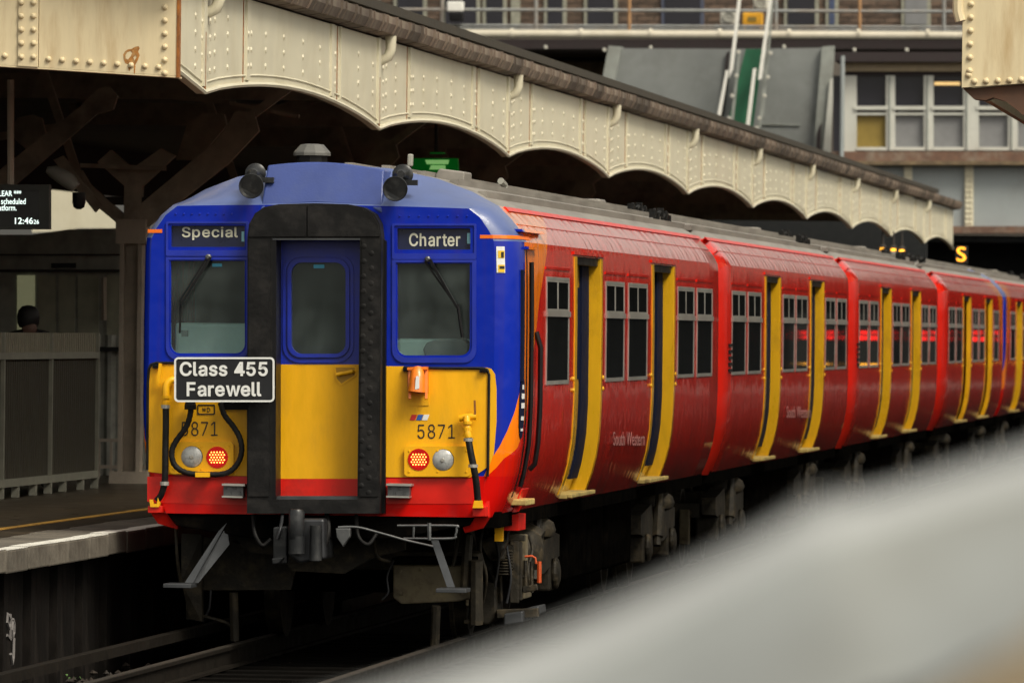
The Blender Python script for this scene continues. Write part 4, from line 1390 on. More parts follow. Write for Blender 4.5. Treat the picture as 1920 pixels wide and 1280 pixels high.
# orange cantrail stripes and warning labels
plate([(277, 430), (304, 430), (304, 436.5), (277, 436.5)], [], -0.004, 0.0).build('orange_stripe', 'orange', C1)
plate([(900, 440.5), (924, 440.5), (924, 447), (900, 447)], [], -0.004, 0.0).build('orange_stripe', 'orange', C1)
m = MB()
za = at(915, 440.5, 0).z
zb = at(915, 447, 0).z
ring = [(0.0, 0.175), (0.02, 0.12), (0.06, 0.075), (0.12, 0.04), (0.2, 0.015), (0.35, 0.0), (0.95, 0.0)]
vs, fs = [], []
for yy, ins in ring:
    for z in (za, zb):
        vs.append((CX + (px_of(z) - CX) * (1 - ins / 1.41) + 0.005, yy - 0.004, z))
for k in range(len(ring) - 1):
    fs.append((2 * k, 2 * k + 1, 2 * k + 3, 2 * k + 2))
m.add(vs, fs)
o = m.build('orange_stripe', 'orange', C1)
wl_ = plate([(929, 458), (943, 458), (943, 510), (929, 510)], [], 0.02, None)
wl_ = MB()


def corner_x(z, y):
    ins = 0
    for (ya, ia), (yb, ib) in zip(INS, INS[1:]):
        if ya <= y <= yb:
            ins = ia + (ib - ia) * (y - ya) / (yb - ya)
    return CX + (px_of(z) - CX) * (1 - ins / 1.41)


def corner_patch(y0, y1, z0, z1, off, name, m, parent):
    mb = MB()
    ys = [y0 + (y1 - y0) * k / 4 for k in range(5)]
    vs = []
    for y in ys:
        for z in (z0, z1):
            vs.append((corner_x(z, y) + off, y - off, z))
    mb.add(vs, [(2 * k, 2 * k + 1, 2 * k + 3, 2 * k + 2) for k in range(4)])
    return mb.build(name, m, parent)


lb = corner_patch(0.004, 0.032, 2.795, 2.99, 0.004, 'warning_label', 'sign_white', C1)
corner_patch(0.007, 0.028, 2.80, 2.855, 0.006, 'label_print', 'label_yellow', lb)
corner_patch(0.007, 0.028, 2.905, 2.96, 0.006, 'label_print', 'label_yellow', lb)
corner_patch(0.014, 0.022, 2.91, 2.95, 0.008, 'label_symbol', 'print_black', lb)
corner_patch(0.010, 0.026, 2.825, 2.845, 0.008, 'label_symbol', 'print_black', lb)
# cab side: droplight, door line, grab rails, crest
m = MB()
sidebox(m, 0.02 + 0.20, 0.36, 1.99, 2.82, -0.02, 0.004)
m.build('cab_side_window', 'door_navy', C1)
m = MB()
sidebox(m, 0.50, 0.56, 1.12, 3.0, -0.02, 0.004)
m.build('door_gap', 'black_paint', C1)
m = MB()
m.tube([(px_of(1.2 + 0.08 * k) + 0.035, 0.55, 1.2 + 0.08 * k) for k in range(22)], 0.018, 8)
m.build('grab_rail', 'black_paint', C1, smooth=True)
m = MB()
m.tube([(px_of(1.32) + 0.01, 1.12, 1.32)] + [(px_of(1.36 + 0.08 * k) + 0.045, 1.12, 1.36 + 0.08 * k) for k in range(12)] + [(px_of(2.36) + 0.01, 1.12, 2.36)], 0.02, 8)
m.build('grab_rail', 'black_paint', C1, smooth=True)
m = MB()
cz, cy = 1.80, 0.30
vs = [(corner_x(cz, cy) + 0.006, cy, cz)]
for k in range(20):
    a = 2 * PI * k / 20
    y, z = cy + 0.11 * math.cos(a), cz + 0.24 * math.sin(a)
    vs.append((corner_x(z, y) + 0.006, y, z))
m.add(vs, [(0, 1 + k, 1 + (k + 1) % 20) for k in range(20)])
cr = m.build('crest', 'door_navy', C1)
m = MB()
for k, (z0_, z1_, w) in enumerate(((1.93, 1.965, 0.03), (1.86, 1.90, 0.05), (1.79, 1.83, 0.06), (1.70, 1.73, 0.05), (1.62, 1.64, 0.04))):
    m.add([(corner_x(z0_, cy - w) + 0.009, cy - w, z0_), (corner_x(z0_, cy + w) + 0.009, cy + w, z0_), (corner_x(z1_, cy + w) + 0.009, cy + w, z1_), (corner_x(z1_, cy - w) + 0.009, cy - w, z1_)], [(0, 1, 2, 3)])
m.build('crest_print', 'sign_white', cr)
# rain gutters above the cab door
m = MB()
sidebox(m, 0.30, 1.9, 3.105, 3.125, -0.01, 0.05, 1)
m.build('cantrail_gutter', 'livery_cab', C1)
m = MB()
sidebox(m, 0.35, 1.1, 2.975, 2.995, -0.01, 0.035, 1)
m.build('door_gutter', 'livery_cab', C1)
# wipers
for nm, base, mid, tip, st in (('wiper', (395, 482), (339, 572), (337, 624), 0), ('wiper', (806, 486), (858, 578), (867, 632), 0)):
    m = MB()
    m.bar(at(*base, -0.05), at(*mid, -0.07), 0.028, 0.018)
    m.bar(at(base[0] - 9, base[1] + 4, -0.04), at(mid[0] - 3, mid[1] - 6, -0.06), 0.016, 0.014)
    w = split_build(m, 'wiper', 'black_paint', C1)
    m = MB()
    m.bar(at(mid[0], mid[1] - 8, -0.06), at(*tip, -0.02), 0.014, 0.02)
    m.build('wiper_blade', 'black_rubber', w)
    m = MB()
    m.lathe(at(base[0] - 3, base[1], -0.0), [(0.022, 0), (0.022, -0.055), (0.012, -0.062)], 'Y', 10)
    m.build('wiper_boss', 'steel', w)
# horns: a pair of bells either side of the forehead box
for cx, s in ((471, 1), (741, 1)):
    dy = 0 if cx < 600 else 5
    m = MB()
    c = at(cx, 349 + dy, -0.16)
    m.lathe(c, [(0.088, 0.02), (0.094, 0.0), (0.088, -0.004), (0.080, 0.01), (0.05, 0.06), (0.03, 0.10), (0.028, 0.14), (0.055, 0.06), (0.075, 0.03)][:1] + [(0.094, 0.0), (0.090, -0.006), (0.082, 0.004), (0.055, 0.05), (0.035, 0.09), (0.006, 0.11)], 'Y', 22)
    h = m.build('horn', 'horn', C1, smooth=True)
    m = MB()
    m.tube([c + Vector((0, 0.01, 0)), c + Vector((0.005, 0.06, 0.01)), c + Vector((0.015, 0.16, 0.045)), c + Vector((0.02, 0.3, 0.08))], 0.03, 14, radii=[0.092, 0.06, 0.034, 0.03])
    m.build('horn_throat', 'horn', h, smooth=True)
    c2 = at(cx + 8 + (6 if cx > 600 else 0), 326 + dy * 0.4, 0.12)
    m = MB()
    m.lathe(c2, [(0.075, 0.03), (0.08, 0.0), (0.07, -0.006), (0.045, -0.04), (0.03, -0.12)][::-1], 'Y', 20)
    m.build('second_bell', 'horn', h, smooth=True)
    m = MB()
    m.box(c.x + 0.02, c.x + 0.14, c.y + 0.2, c.y + 0.26, c.z + 0.03, c.z + 0.07)
    m.build('horn_bracket', 'horn', h)
# roof fittings of the cab carriage
m = MB()
c = at(585, 292, 2.2)
m.lathe((c.x, 2.2, c.z), [(0.145, 0.0), (0.145, 0.02), (0.14, 0.03), (0.09, 0.085), (0.05, 0.09)], 'Z', 10)
m.build('roof_ventilator', 'pod_grey', C1)
m = MB()
m.lathe((c.x, 2.2, c.z - 0.2), [(0.12, 0.0), (0.12, 0.2)], 'Z', 8)
m.build('ventilator_base', 'black_paint', C1)
m = MB()
p0, p1 = at(769, 312, 1.2), at(770, 289, 1.2)
m.bar(p0, p1, 0.04, 0.06)
m.build('roof_aerial', 'lamp_grey', C1, bevel=0.01)
m = MB()
pa = [at(820, 352, 1.6), at(815, 330, 1.6), at(824, 316, 1.6), at(871, 322, 1.6), at(870, 352, 1.6)]
m.prism(pa, (0, 0.5, 0))
m.build('roof_box', 'roof_grey', C1, bevel=0.012)
m = MB()
c = at(946, 347, 4.6)
m.tube([c + Vector((0.0, 0, -0.05)), c, c + Vector((-0.02, -0.1, 0.03))], 0.028, 8)
m.build('roof_lamp', 'lamp_grey', C1, smooth=True)
m = MB()
for k in range(9):
    x, y = 478 + 24 * k, 0
    p = at(300 + 14 * k, 0, 0)
for k in range(8):
    m.lathe(at(330 + 15 * k, 401, -0.0), [(0.008, 0), (0.005, -0.008)], 'Y', 6)
    m.lathe(at(750 + 18 * k, 405, -0.0), [(0.008, 0), (0.005, -0.008)], 'Y', 6)
m.build('rivets', 'blue', C1)['kind'] = 'stuff'

# ------------------------------------------------------------------ under the cab: coupler, steps, ploughs, pipes
m = MB()
m.prism([at(300, 945, 0.02), at(464, 948, 0.02), at(464, 965, 0.02), at(712, 965, 0.02), at(712, 948, 0.02), at(905, 945, 0.02), at(880, 985, 0.02), at(740, 1010, 0.02), at(480, 1010, 0.02), at(330, 985, 0.02)], (0, 0.5, 0))
m.build('headstock', 'underframe', C1, bevel=0.01)
m = MB()
m.prism([at(345, 985, 0.5), at(400, 985, 0.5), at(430, 1000, 0.5), at(470, 1035, 0.5), at(520, 1040, 0.5), at(550, 1070, 0.5), at(645, 1075, 0.5), at(700, 1045, 0.5), at(760, 1030, 0.5), at(760, 1000, 0.5), at(740, 985, 0.5)], (0, 0.06, 0))
m.prism([at(348, 1000, 0.9), at(560, 1040, 0.9), at(545, 1105, 0.9), at(362, 1106, 0.9)], (0, 0.05, 0))
split_build(m, 'plough_plate', 'bogie', C1)
cp = MB()
cp.prism([at(545, 972, -0.35), at(608, 972, -0.35), at(610, 1048, -0.35), at(560, 1056, -0.35), at(540, 1040, -0.35)], (0, 0.5, 0))
k1 = cp.build('coupler', 'coupler_iron' if 'coupler_iron' in MATS else 'horn', C1, bevel=0.02)
m = MB()
m.lathe(at(556, 985, -0.42), [(0.05, -0.12), (0.06, -0.1), (0.06, 0.1), (0.05, 0.12)], 'Z', 12)
m.lathe(at(556, 1022, -0.42), [(0.06, -0.06), (0.06, 0.07)], 'Z', 12)
m.lathe(at(592, 1020, -0.40), [(0.045, -0.12), (0.045, 0.14)], 'Z', 12)
split_build(m, 'coupler_head', 'horn', k1, smooth=True)
m = MB()
m.prism([at(512, 988, -0.3), at(538, 986, -0.3), at(538, 1056, -0.3), at(512, 1058, -0.3)], (0, 0.1, 0))
m.prism([at(509, 1046, -0.34), at(533, 1044, -0.34), at(524, 1056, -0.34), at(510, 1058, -0.34)], (0, 0.1, 0))
split_build(m, 'coupler_bracket', 'horn', k1, bevel=0.01)
m = MB()
m.prism([at(629, 990, -0.3), at(656, 990, -0.3), at(656, 1006, -0.3), at(651, 1012, -0.3), at(643, 1025, -0.3), at(631, 1007, -0.3)], (0, 0.08, 0))
m.build('coupler_horn', 'steel', k1, bevel=0.006)
hose('release_wire', [(634, 988, -0.2), (670, 988, -0.2), (710, 998, -0.2), (760, 1012, -0.2), (812, 1024, -0.2)], 0.010, 'steel', C1)
rk = hose('grab_frame', [(745, 985, -0.1), (850, 985, -0.1), (856, 990, -0.1), (854, 1003, -0.1), (845, 1009, -0.1), (757, 1009, -0.1)], 0.010, 'steel', C1)
m = MB()
m.tube([at(776, 985, -0.1), at(775, 1009, -0.1)], 0.009, 6)
m.tube([at(805, 980, -0.1), at(805, 1012, -0.1)], 0.016, 6)
split_build(m, 'grab_frame_bar', 'steel', rk)
for top_, bot, plate_ in (((417, 985), (345, 1092), (312, 364, 1088, 1101)), ((815, 1018), (847, 1103), (822, 878, 1100, 1110))):
    m = MB()
    a, b = top_, bot
    if a[0] < 600:
        m.prism([at(410, 995, -0.05), at(425, 980, -0.05), at(362, 1092, -0.12), at(346, 1092, -0.12)], (0, 0.012, 0))
        m.prism([at(425, 985, 0.03), at(430, 1020, 0.03), at(372, 1092, -0.08), at(362, 1092, -0.08)], (0, 0.012, 0))
    else:
        m.prism([at(808, 1012, -0.05), at(822, 1012, -0.05), at(853, 1100, -0.12), at(838, 1100, -0.12)], (0, 0.012, 0))
    hg = split_build(m, 'step_hanger', 'step_steel', C1)
    m = MB()
    x0, x1, y0, y1 = plate_
    p = at(x0, y1 - 4, -0.15)
    q = at(x1, y1 - 4, -0.15)
    m.box(p.x, q.x, -0.32, 0.0, p.z - 0.012, p.z + 0.018)
    m.build('footstep', 'step_steel', hg, bevel=0.004)
m = MB()
m.prism([at(737, 1057, 0.8), at(880, 1057, 0.8), at(882, 1122, 0.8), at(860, 1127, 0.8), at(752, 1132, 0.8), at(737, 1120, 0.8)], (0, 0.45, 0))
bxx = m.build('sand_box', 'brake_dust', C1, bevel=0.012)
m = MB()
m.prism([at(735, 1045, 0.75), at(885, 1045, 0.75), at(885, 1058, 0.75), at(735, 1058, 0.75)], (0, 0.5, 0))
m.build('box_lid', 'underframe', bxx)
m = MB()
for (x0, y0, x1, y1, r) in ((356, 1010, 356, 1160, 0.03), (438, 1110, 440, 1200, 0.035), (878, 1000, 872, 1100, 0.04), (893, 1050, 893, 1170, 0.05), (818, 1135, 815, 1210, 0.035), (862, 990, 850, 1060, 0.015)):
    m.tube([at(x0, y0, 0.7), at(x1, y1, 0.75)], r, 8)
split_build(m, 'sanding_pipe', 'bogie', C1, smooth=True)
m = MB()
m.prism([at(340, 1000, 0.6), at(378, 1002, 0.6), at(378, 1165, 0.7), at(356, 1160, 0.7), at(340, 1090, 0.6)], (0, 0.1, 0))
m.build('guard_iron', 'bogie', C1)
hose('brake_pipe', [(360, 1150, 0.8), (395, 1158, 0.8), (432, 1172, 0.8), (436, 1200, 0.8)], 0.014, 'bogie', C1)
# nearside of the leading bogie: hanger column, lever frame, orange isolating cable, shoe gear
m = MB()
for (x0, y0, x1, y1, w, h) in ((965, 1012, 965, 1130, 0.07, 0.06), (948, 1008, 985, 1008, 0.06, 0.05), (975, 1015, 975, 1125, 0.035, 0.05), (930, 1055, 962, 1058, 0.05, 0.05), (932, 1150, 1010, 1148, 0.1, 0.07), (980, 1105, 1008, 1100, 0.05, 0.05), (940, 1060, 968, 1085, 0.03, 0.03), (900, 1160, 870, 1166, 0.05, 0.03)):
    m.bar(at(x0, y0, 2.2), at(x1, y1, 2.2), w, h)
split_build(m, 'shoe_gear', 'bogie', C1, bevel=0.008)
m = MB()
m.prism([at(945, 1150, 2.0), at(980, 1145, 2.0), at(980, 1166, 2.0), at(945, 1172, 2.0)], (0, 0.7, 0))
m.prism([at(985, 1140, 2.4), at(1010, 1135, 2.4), at(1012, 1150, 2.4), at(988, 1160, 2.4)], (0, 0.5, 0))
split_build(m, 'collector_shoe', 'step_steel', C1, bevel=0.01)
m = MB()
m.tube([at(984, 1043, 2.1), at(998, 1042, 2.1), at(1004, 1046, 2.1), at(1005, 1056, 2.1)], 0.009, 8)
m.tube([at(1011, 1052, 2.5), at(1011, 1092, 2.5)], 0.018, 8)
split_build(m, 'shoe_cable', 'orange_cable', C1, smooth=True)
m = MB()
m.tube([at(910, 1030, 1.8), at(925, 1022, 1.8), at(945, 1032, 1.8)], 0.085, 12)
m.tube([at(965, 1010, 3.2), at(1005, 1030, 3.2)], 0.17, 14)
split_build(m, 'brake_cylinder', 'bogie', C1, smooth=True)
m = MB()
m.tube([at(890, 1035, 1.2), at(893, 1165, 1.3)], 0.055, 10)
m.build('lifeguard', 'bogie', C1, smooth=True)

for path, r, mm in (
        ([(475, 965, -0.05), (478, 1000, -0.12), (492, 1022, -0.12), (508, 1010, -0.1)], 0.016, 'black_rubber'),
        ([(612, 962, -0.1), (616, 995, -0.2), (606, 1035, -0.22), (596, 1050, -0.2)], 0.018, 'black_rubber'),
        ([(668, 965, -0.05), (672, 1005, -0.12), (690, 1020, -0.12), (706, 1000, -0.08)], 0.015, 'black_rubber'),
        ([(700, 985, 0.3), (705, 1040, 0.4), (730, 1052, 0.5)], 0.014, 'bogie'),
        ([(530, 962, -0.15), (526, 990, -0.3), (520, 1010, -0.32)], 0.013, 'coupler_iron'),
        ([(330, 985, 0.3), (332, 1040, 0.3), (338, 1090, 0.4)], 0.013, 'bogie'),
        ([(395, 1106, 0.9), (392, 1140, 0.9), (380, 1165, 0.9)], 0.010, 'coupler_iron'),
        ([(905, 985, 1.4), (900, 1030, 1.4), (912, 1080, 1.4), (905, 1130, 1.5)], 0.013, 'bogie'),
        ([(925, 1000, 1.6), (935, 1045, 1.7), (928, 1100, 1.7)], 0.011, 'black_rubber'),
        ([(955, 990, 2.0), (950, 1020, 2.0), (958, 1080, 2.0), (950, 1130, 2.0)], 0.010, 'coupler_iron'),
        ([(990, 1000, 2.6), (998, 1030, 2.6), (990, 1070, 2.5), (998, 1110, 2.5)], 0.012, 'bogie'),
        ([(738, 1050, 0.7), (726, 1080, 0.7), (728, 1110, 0.7), (716, 1124, 0.7)], 0.008, 'coupler_iron')):
    hose('pipe', path, r, mm, C1)
m = MB()
for k_ in range(9):
    z_ = 0.50 + 0.022 * k_
    m.lathe((1.10, 2.05, z_), [(0.055, -0.008), (0.066, 0.0), (0.055, 0.008)], 'Z', 12)
m.build('coil_spring', 'bogie', C1, smooth=True)
m = MB()
m.box(1.12, 1.22, 2.35, 2.9, 0.30, 0.38)
m.box(1.14, 1.24, 2.30, 2.42, 0.38, 0.80)
split_build(m, 'shoe_beam', 'brake_dust', C1, bevel=0.01)
for x_, y_ in ((750, 1070), (865, 1070), (752, 1112), (866, 1112), (790, 1067), (830, 1068)):
    m = MB()
    m.lathe(at(x_, y_, 0.8), [(0.016, 0.0), (0.014, -0.014), (0.006, -0.016)], 'Y', 6)
    m.build('bolt', 'brake_dust', bxx)
m = MB()
m.lathe(at(974, 1028, 3.0), [(0.15, -0.16), (0.19, -0.10), (0.195, 0.02), (0.17, 0.10), (0.11, 0.15), (0.04, 0.165)], 'Z', 20)
m.build('air_bellows', 'bogie', C1, smooth=True)
m = MB()
m.prism([at(894, 1096, 2.2), at(912, 1088, 2.2), at(931, 1094, 2.2), at(932, 1158, 2.2), at(916, 1172, 2.2), at(894, 1168, 2.2)], (0, 0.35, 0))
m.build('gear_case', 'bogie', C1, bevel=0.02)
m = MB()
m.prism([at(906, 1024, 1.9), at(935, 1018, 1.9), at(948, 1032, 1.9), at(944, 1052, 1.9), at(915, 1050, 1.9)], (0, 0.3, 0))
m.build('brake_unit', 'bogie', C1, bevel=0.02)
for (x0, y0, x1, y1, r_) in ((985, 1050, 986, 1108, 0.016), (996, 1052, 997, 1105, 0.014), (938, 1062, 940, 1128, 0.014), (950, 1085, 985, 1080, 0.014), (912, 1060, 930, 1092, 0.018)):
    m = MB()
    m.tube([at(x0, y0, 2.25), at(x1, y1, 2.25)], r_, 8)
    m.build('brake_rod', 'bogie', C1, smooth=True)
# ------------------------------------------------------------------ farewell headboard, hung on the front
c = at(420, 712, -0.33)
hb = empty('headboard', (c.x, c.y, c.z - 0.17))
tag(hb, 'black headboard with white border hung on the train front, reading Class 455 Farewell', 'headboard')
plate(rrect(327, 670, 514, 753, 7), [], -0.33, -0.31).build('board', 'sign_black', hb)
plate(rrect(326.5, 669.5, 514.5, 753.5, 8), [rrect(330, 673, 511, 750, 5)], -0.338, -0.33).build('border', 'sign_white', hb)
text('Class 455', 337, 678, 502, 705, -0.336, 'sign_white', hb, bold=0.021, thick=0.006, grot=True, track=25)
text('Farewell', 350, 716, 490, 743, -0.336, 'sign_white', hb, bold=0.021, thick=0.006, grot=True, track=25)
m = MB()
m.bar(at(350, 715, -0.31), at(350, 715, -0.02), 0.03, 0.03)
m.bar(at(440, 715, -0.31), at(440, 715, -0.02), 0.03, 0.03)
split_build(m, 'hanging_bracket', 'black_paint', hb)

# ------------------------------------------------------------------ ground, tracks, platforms
g = MB()
g.add([(-900, -300, -0.30), (900, -300, -0.30), (900, 1500, -0.30), (-900, 1500, -0.30)], [(0, 1, 2, 3)])
tag(g.build('ground', 'ballast'), kind='structure')
for xc, nm in ((0.0, 'track'), (3.35, 'track')):
    t = empty('track', (xc, -30, -0.3))
    tag(t, kind='structure')
    for s in (-1, 1):
        m = MB()
        m.box(xc + s * 0.7525 - 0.035, xc + s * 0.7525 + 0.035, -50, 130, -0.03, -0.006)
        m.box(xc + s * 0.7525 - 0.01, xc + s * 0.7525 + 0.01, -50, 130, -0.14, -0.03)
        m.box(xc + s * 0.7525 - 0.07, xc + s * 0.7525 + 0.07, -50, 130, -0.16, -0.14)
        r = m.build('rail', 'rail', t)
        m = MB()
        m.box(xc + s * 0.7525 - 0.03, xc + s * 0.7525 + 0.03, -50, 130, -0.006, 0.0)
        m.build('rail_head', 'rail_head', r)
    base = None
    for k in range(60):
        y = -34 + k * 0.7
        if base is None:
            m = MB()
            m.box(xc - 1.25, xc + 1.25, y - 0.13, y + 0.13, -0.30, -0.165)
            base = m.build('sleeper', 'sleeper', t)
        else:
            q = base.copy()
            COL.objects.link(q)
            q.location.y += k * 0.7
# loose ballast where the camera can see the stones
m = MB()
for k in range(2600):
    x, y = random.uniform(-1.75, 2.2), random.uniform(-30, 2)
    r = random.uniform(0.022, 0.05)
    z = -0.29 + random.uniform(0, 0.09)
    a = random.uniform(0, PI)
    vs = []
    for dx, dy, dz in ((1, 0, 0), (0, 1, 0), (-1, 0, 0), (0, -1, 0), (0, 0, 0.8), (0, 0, -0.8)):
        q = r * random.uniform(0.7, 1.2)
        vs.append((x + q * (dx * math.cos(a) - dy * math.sin(a)), y + q * (dx * math.sin(a) + dy * math.cos(a)), z + q * dz))
    m.add(vs, [(0, 1, 4), (1, 2, 4), (2, 3, 4), (3, 0, 4), (1, 0, 5), (2, 1, 5), (3, 2, 5), (0, 3, 5)])
tag(m.build('gravel', 'stone'), 'grey brown ballast stones between the rails and the platform wall', 'gravel', kind='stuff')
# third rail on pots
m = MB()
m.box(-1.22, -1.14, -45, 130, 0.02, 0.09)
tag(m.build('conductor_rail', 'rail'), 'rusty conductor rail between the train and the platform wall', 'rail')

# left platform
PX, PZ = -1.62, 0.82
pf = MB()
pf.box(-16, PX - 0.62, -40, 128, -0.3, PZ - 0.004)
pf.box(PX - 0.66, PX - 0.3, -40, 128, -0.3, PZ - 0.02)
pfo = pf.build('platform', 'asphalt')
tag(pfo, kind='structure')
cs = None
y = -38.0
while y < 40:
    m = None
    if cs is None:
        m = MB()
        m.box(PX - 0.60, PX, y, y + 0.89, PZ - 0.16, PZ)
        cs = m.build('coping_stone', 'coping', pfo, bevel=0.012)
        wp = MB()
        wp.box(PX - 0.60, PX - 0.0, y, y + 0.89, PZ, PZ + 0.003)
        ew = MB()
        ew.box(PX - 0.14, PX - 0.004, y, y + 0.885, PZ + 0.001, PZ + 0.005)
        ew_o = ew.build('white_edge', 'edge_white', cs)
        y00 = y
    else:
        c2 = copy_tree(cs, pfo)
        c2.location = (random.uniform(-0.008, 0.008), y - y00, random.uniform(-0.006, 0.006))
    y += 0.9
m = MB()
m.box(PX - 1.08, PX - 0.98, -40, 128, PZ - 0.003, PZ + 0.001)
m.build('yellow_line', 'line_yellow', pfo)
# wall under the coping, in precast panels
base = None
for k in range(44):
    y = -36 + k * 1.15
    if base is None:
        m = MB()
        m.box(PX - 0.30, PX - 0.20, y, y + 0.98, -0.3, PZ - 0.17)
        m.box(PX - 0.32, PX - 0.14, y + 0.98, y + 1.14, -0.3, PZ - 0.17)
        base = m.build('wall_panel', 'wall_dark', pfo)
    else:
        q = base.copy()
        COL.objects.link(q)
        q.location.y += k * 1.15
# chalk mark on the wall
gm = MB()
X0 = PX - 0.135


def chalk(path):
    gm.tube([atx(x, y, X0) for x, y in path], 0.012, 5)


chalk([(19, 1160), (14, 1150), (13, 1165), (17, 1178), (20, 1165), (19, 1150), (19, 1200), (13, 1190)])
chalk([(24, 1165), (22, 1180), (23, 1195), (26, 1185), (26, 1168), (24, 1160)])
chalk([(26, 1195), (25, 1230), (23, 1244), (20, 1225)])
gm.build('chalk_mark', 'chalk', pfo)
# weed at the foot of the wall
wd0 = atz(70, 1285, -0.28)
wp = empty('weed', (wd0.x, wd0.y, -0.28))
tag(wp, 'small bright green weed at the foot of the platform wall', 'weed')
m = MB()
for k in range(150):
    a = random.uniform(0, 2 * PI)
    r = abs(random.gauss(0, 0.16))
    x, y = wd0.x + r * math.cos(a), wd0.y + r * math.sin(a) * 1.5
    h = random.uniform(0.05, 0.2) * (1.1 - min(1, r / 0.4))
    z = -0.28 + h
    d = random.uniform(0, 2 * PI)
    l = random.uniform(0.025, 0.06)
    w = l * 0.4
    dx, dy = math.cos(d), math.sin(d)
    m.add([(x, y, z), (x + dx * l * 0.5 - dy * w, y + dy * l * 0.5 + dx * w, z + 0.015), (x + dx * l, y + dy * l, z - 0.01), (x + dx * l * 0.5 + dy * w, y + dy * l * 0.5 - dx * w, z + 0.015)], [(0, 1, 2, 3)])
m.build('leaves', 'grass', wp)['kind'] = 'stuff'
m = MB()
for k in range(14):
    a = random.uniform(0, 2 * PI)
    m.tube([(wd0.x, wd0.y, -0.29), (wd0.x + 0.12 * math.cos(a), wd0.y + 0.16 * math.sin(a), -0.12 + random.uniform(-0.08, 0.02))], 0.005, 4)
m.build('stem', 'grass', wp)

# right-hand platform, the one the photographer stands on
m = MB()
m.box(4.95, 22, -90, 128, -0.3, PZ)
rp = m.build('platform', 'asphalt_pale')
tag(rp, kind='structure')
m = MB()
m.box(4.95, 5.3, -90, 128, PZ + 0.001, PZ + 0.005)
m.build('white_edge', 'edge_white', rp)

# ------------------------------------------------------------------ canopy over the left platform
VX = -1.72
VY0, BAY, NB = 5.05, 11.42, 10
VZ, VTOP = 4.25, 5.12
root = empty('platform_canopy', (VX, VY0, PZ))
tag(root, 'long platform canopy with scalloped cream riveted girder and brown gutter', 'canopy')


def zlow(t):                 # underside of one bay
    return VZ + 0.20 * (math.sin(PI * t) ** 0.8)


YSTART = VY0 - 1.5
rv = MB()


def dome(mb, p, r, d, ax):
    """Rivet head of radius r standing d proud along axis ax ('X+' or 'Y-')."""
    n = 6
    vs, fs = [], []
    for rr, h in ((r, 0.0), (r * 0.75, d * 0.65)):
        for k in range(n):
            a = 2 * PI * k / n
            u, v = rr * math.cos(a), rr * math.sin(a)
            vs.append((p[0] + h, p[1] + u, p[2] + v) if ax == 'X+' else (p[0] + u, p[1] - h, p[2] + v))
    vs.append((p[0] + d, p[1], p[2]) if ax == 'X+' else (p[0], p[1] - d, p[2]))
    for k in range(n):
        k2 = (k + 1) % n
        fs += [(k, k2, n + k2, n + k), (n + k, n + k2, 2 * n)]
    mb.add(vs, fs)


NS = 14
for b in range(-1, NB):
    ya = YSTART if b < 0 else VY0 + b * BAY
    yb = VY0 + (b + 1) * BAY
    pts = []
    n = 4 if b < 0 else NS
    for k in range(n + 1):
        t = k / n
        y = ya + (yb - ya) * t
        z = VZ + 0.13 * (1 - t) if b < 0 else zlow(t)
        pts.append((y, z))
    m = MB()
    vs, fs = [], []
    for y, z in pts:
        vs += [(VX, y, z), (VX, y, VTOP), (VX - 0.05, y, z), (VX - 0.05, y, VTOP)]
    for k in range(n):
        a = 4 * k
        fs += [(a, a + 1, a + 5, a + 4), (a + 2, a + 6, a + 7, a + 3), (a, a + 4, a + 6, a + 2), (a + 1, a + 3, a + 7, a + 5)]
    fs += [(0, 2, 3, 1), (4 * n, 4 * n + 1, 4 * n + 3, 4 * n + 2)]
    m.add(vs, fs)
    gp = m.build('girder_plate', 'cream', root)
    m = MB()
    m.tube([(VX + 0.012, y, z + 0.015) for y, z in pts], 0.022, 6)
    m.tube([(VX + 0.002, y, z + 0.09) for y, z in pts], 0.010, 5)
    m.build('moulding', 'cream', gp, smooth=True)
    if b >= 0:
        # stiffening cover strips and the joints between plates
        for t, w in ((0.22, 0.10), (0.70, 0.09), (0.75, 0.025)):
            y = ya + BAY * t
            m = MB()
            m.box(VX - 0.01, VX + 0.020, y - w, y + w, zlow(t) + 0.05, VTOP)
            m.build('cover_strip', 'cream', gp)
        m = MB()
        m.box(VX - 0.01, VX + 0.022, ya - 0.09, ya + 0.09, VZ + 0.06, VTOP)
        m.build('cover_strip', 'cream', gp)
        m = MB()
        for t in (0.735, 0.20):
            y = ya + BAY * t
            m.box(VX - 0.01, VX + 0.006, y - 0.010, y + 0.010, zlow(t), VTOP)
        m.box(VX - 0.01, VX + 0.0235, ya - 0.015, ya + 0.012, VZ + 0.02, VZ + 0.5)
        split_build(m, 'rust_joint', 'rust', gp)
    cols = [0.02, 0.055, 0.12, 0.215, 0.23, 0.32, 0.42, 0.53, 0.63, 0.71, 0.76, 0.87, 0.965] if b >= 0 else [0.7, 0.95]
    for ci, t in enumerate(cols):
        y = ya + (yb - ya) * t
        z = (zlow(t) if b >= 0 else VZ + 0.13 * (1 - t)) + 0.17
        while z < VTOP - 0.18:
            dome(rv, (VX + (0.02 if t in (0.02, 0.215, 0.23, 0.71) and b >= 0 else 0.0), y, z), 0.030, 0.016, 'X+')
            z += 0.135
rvo = rv.build('rivets', 'cream', root, smooth=True)
rvo['kind'] = 'stuff'
YEND = VY0 + NB * BAY
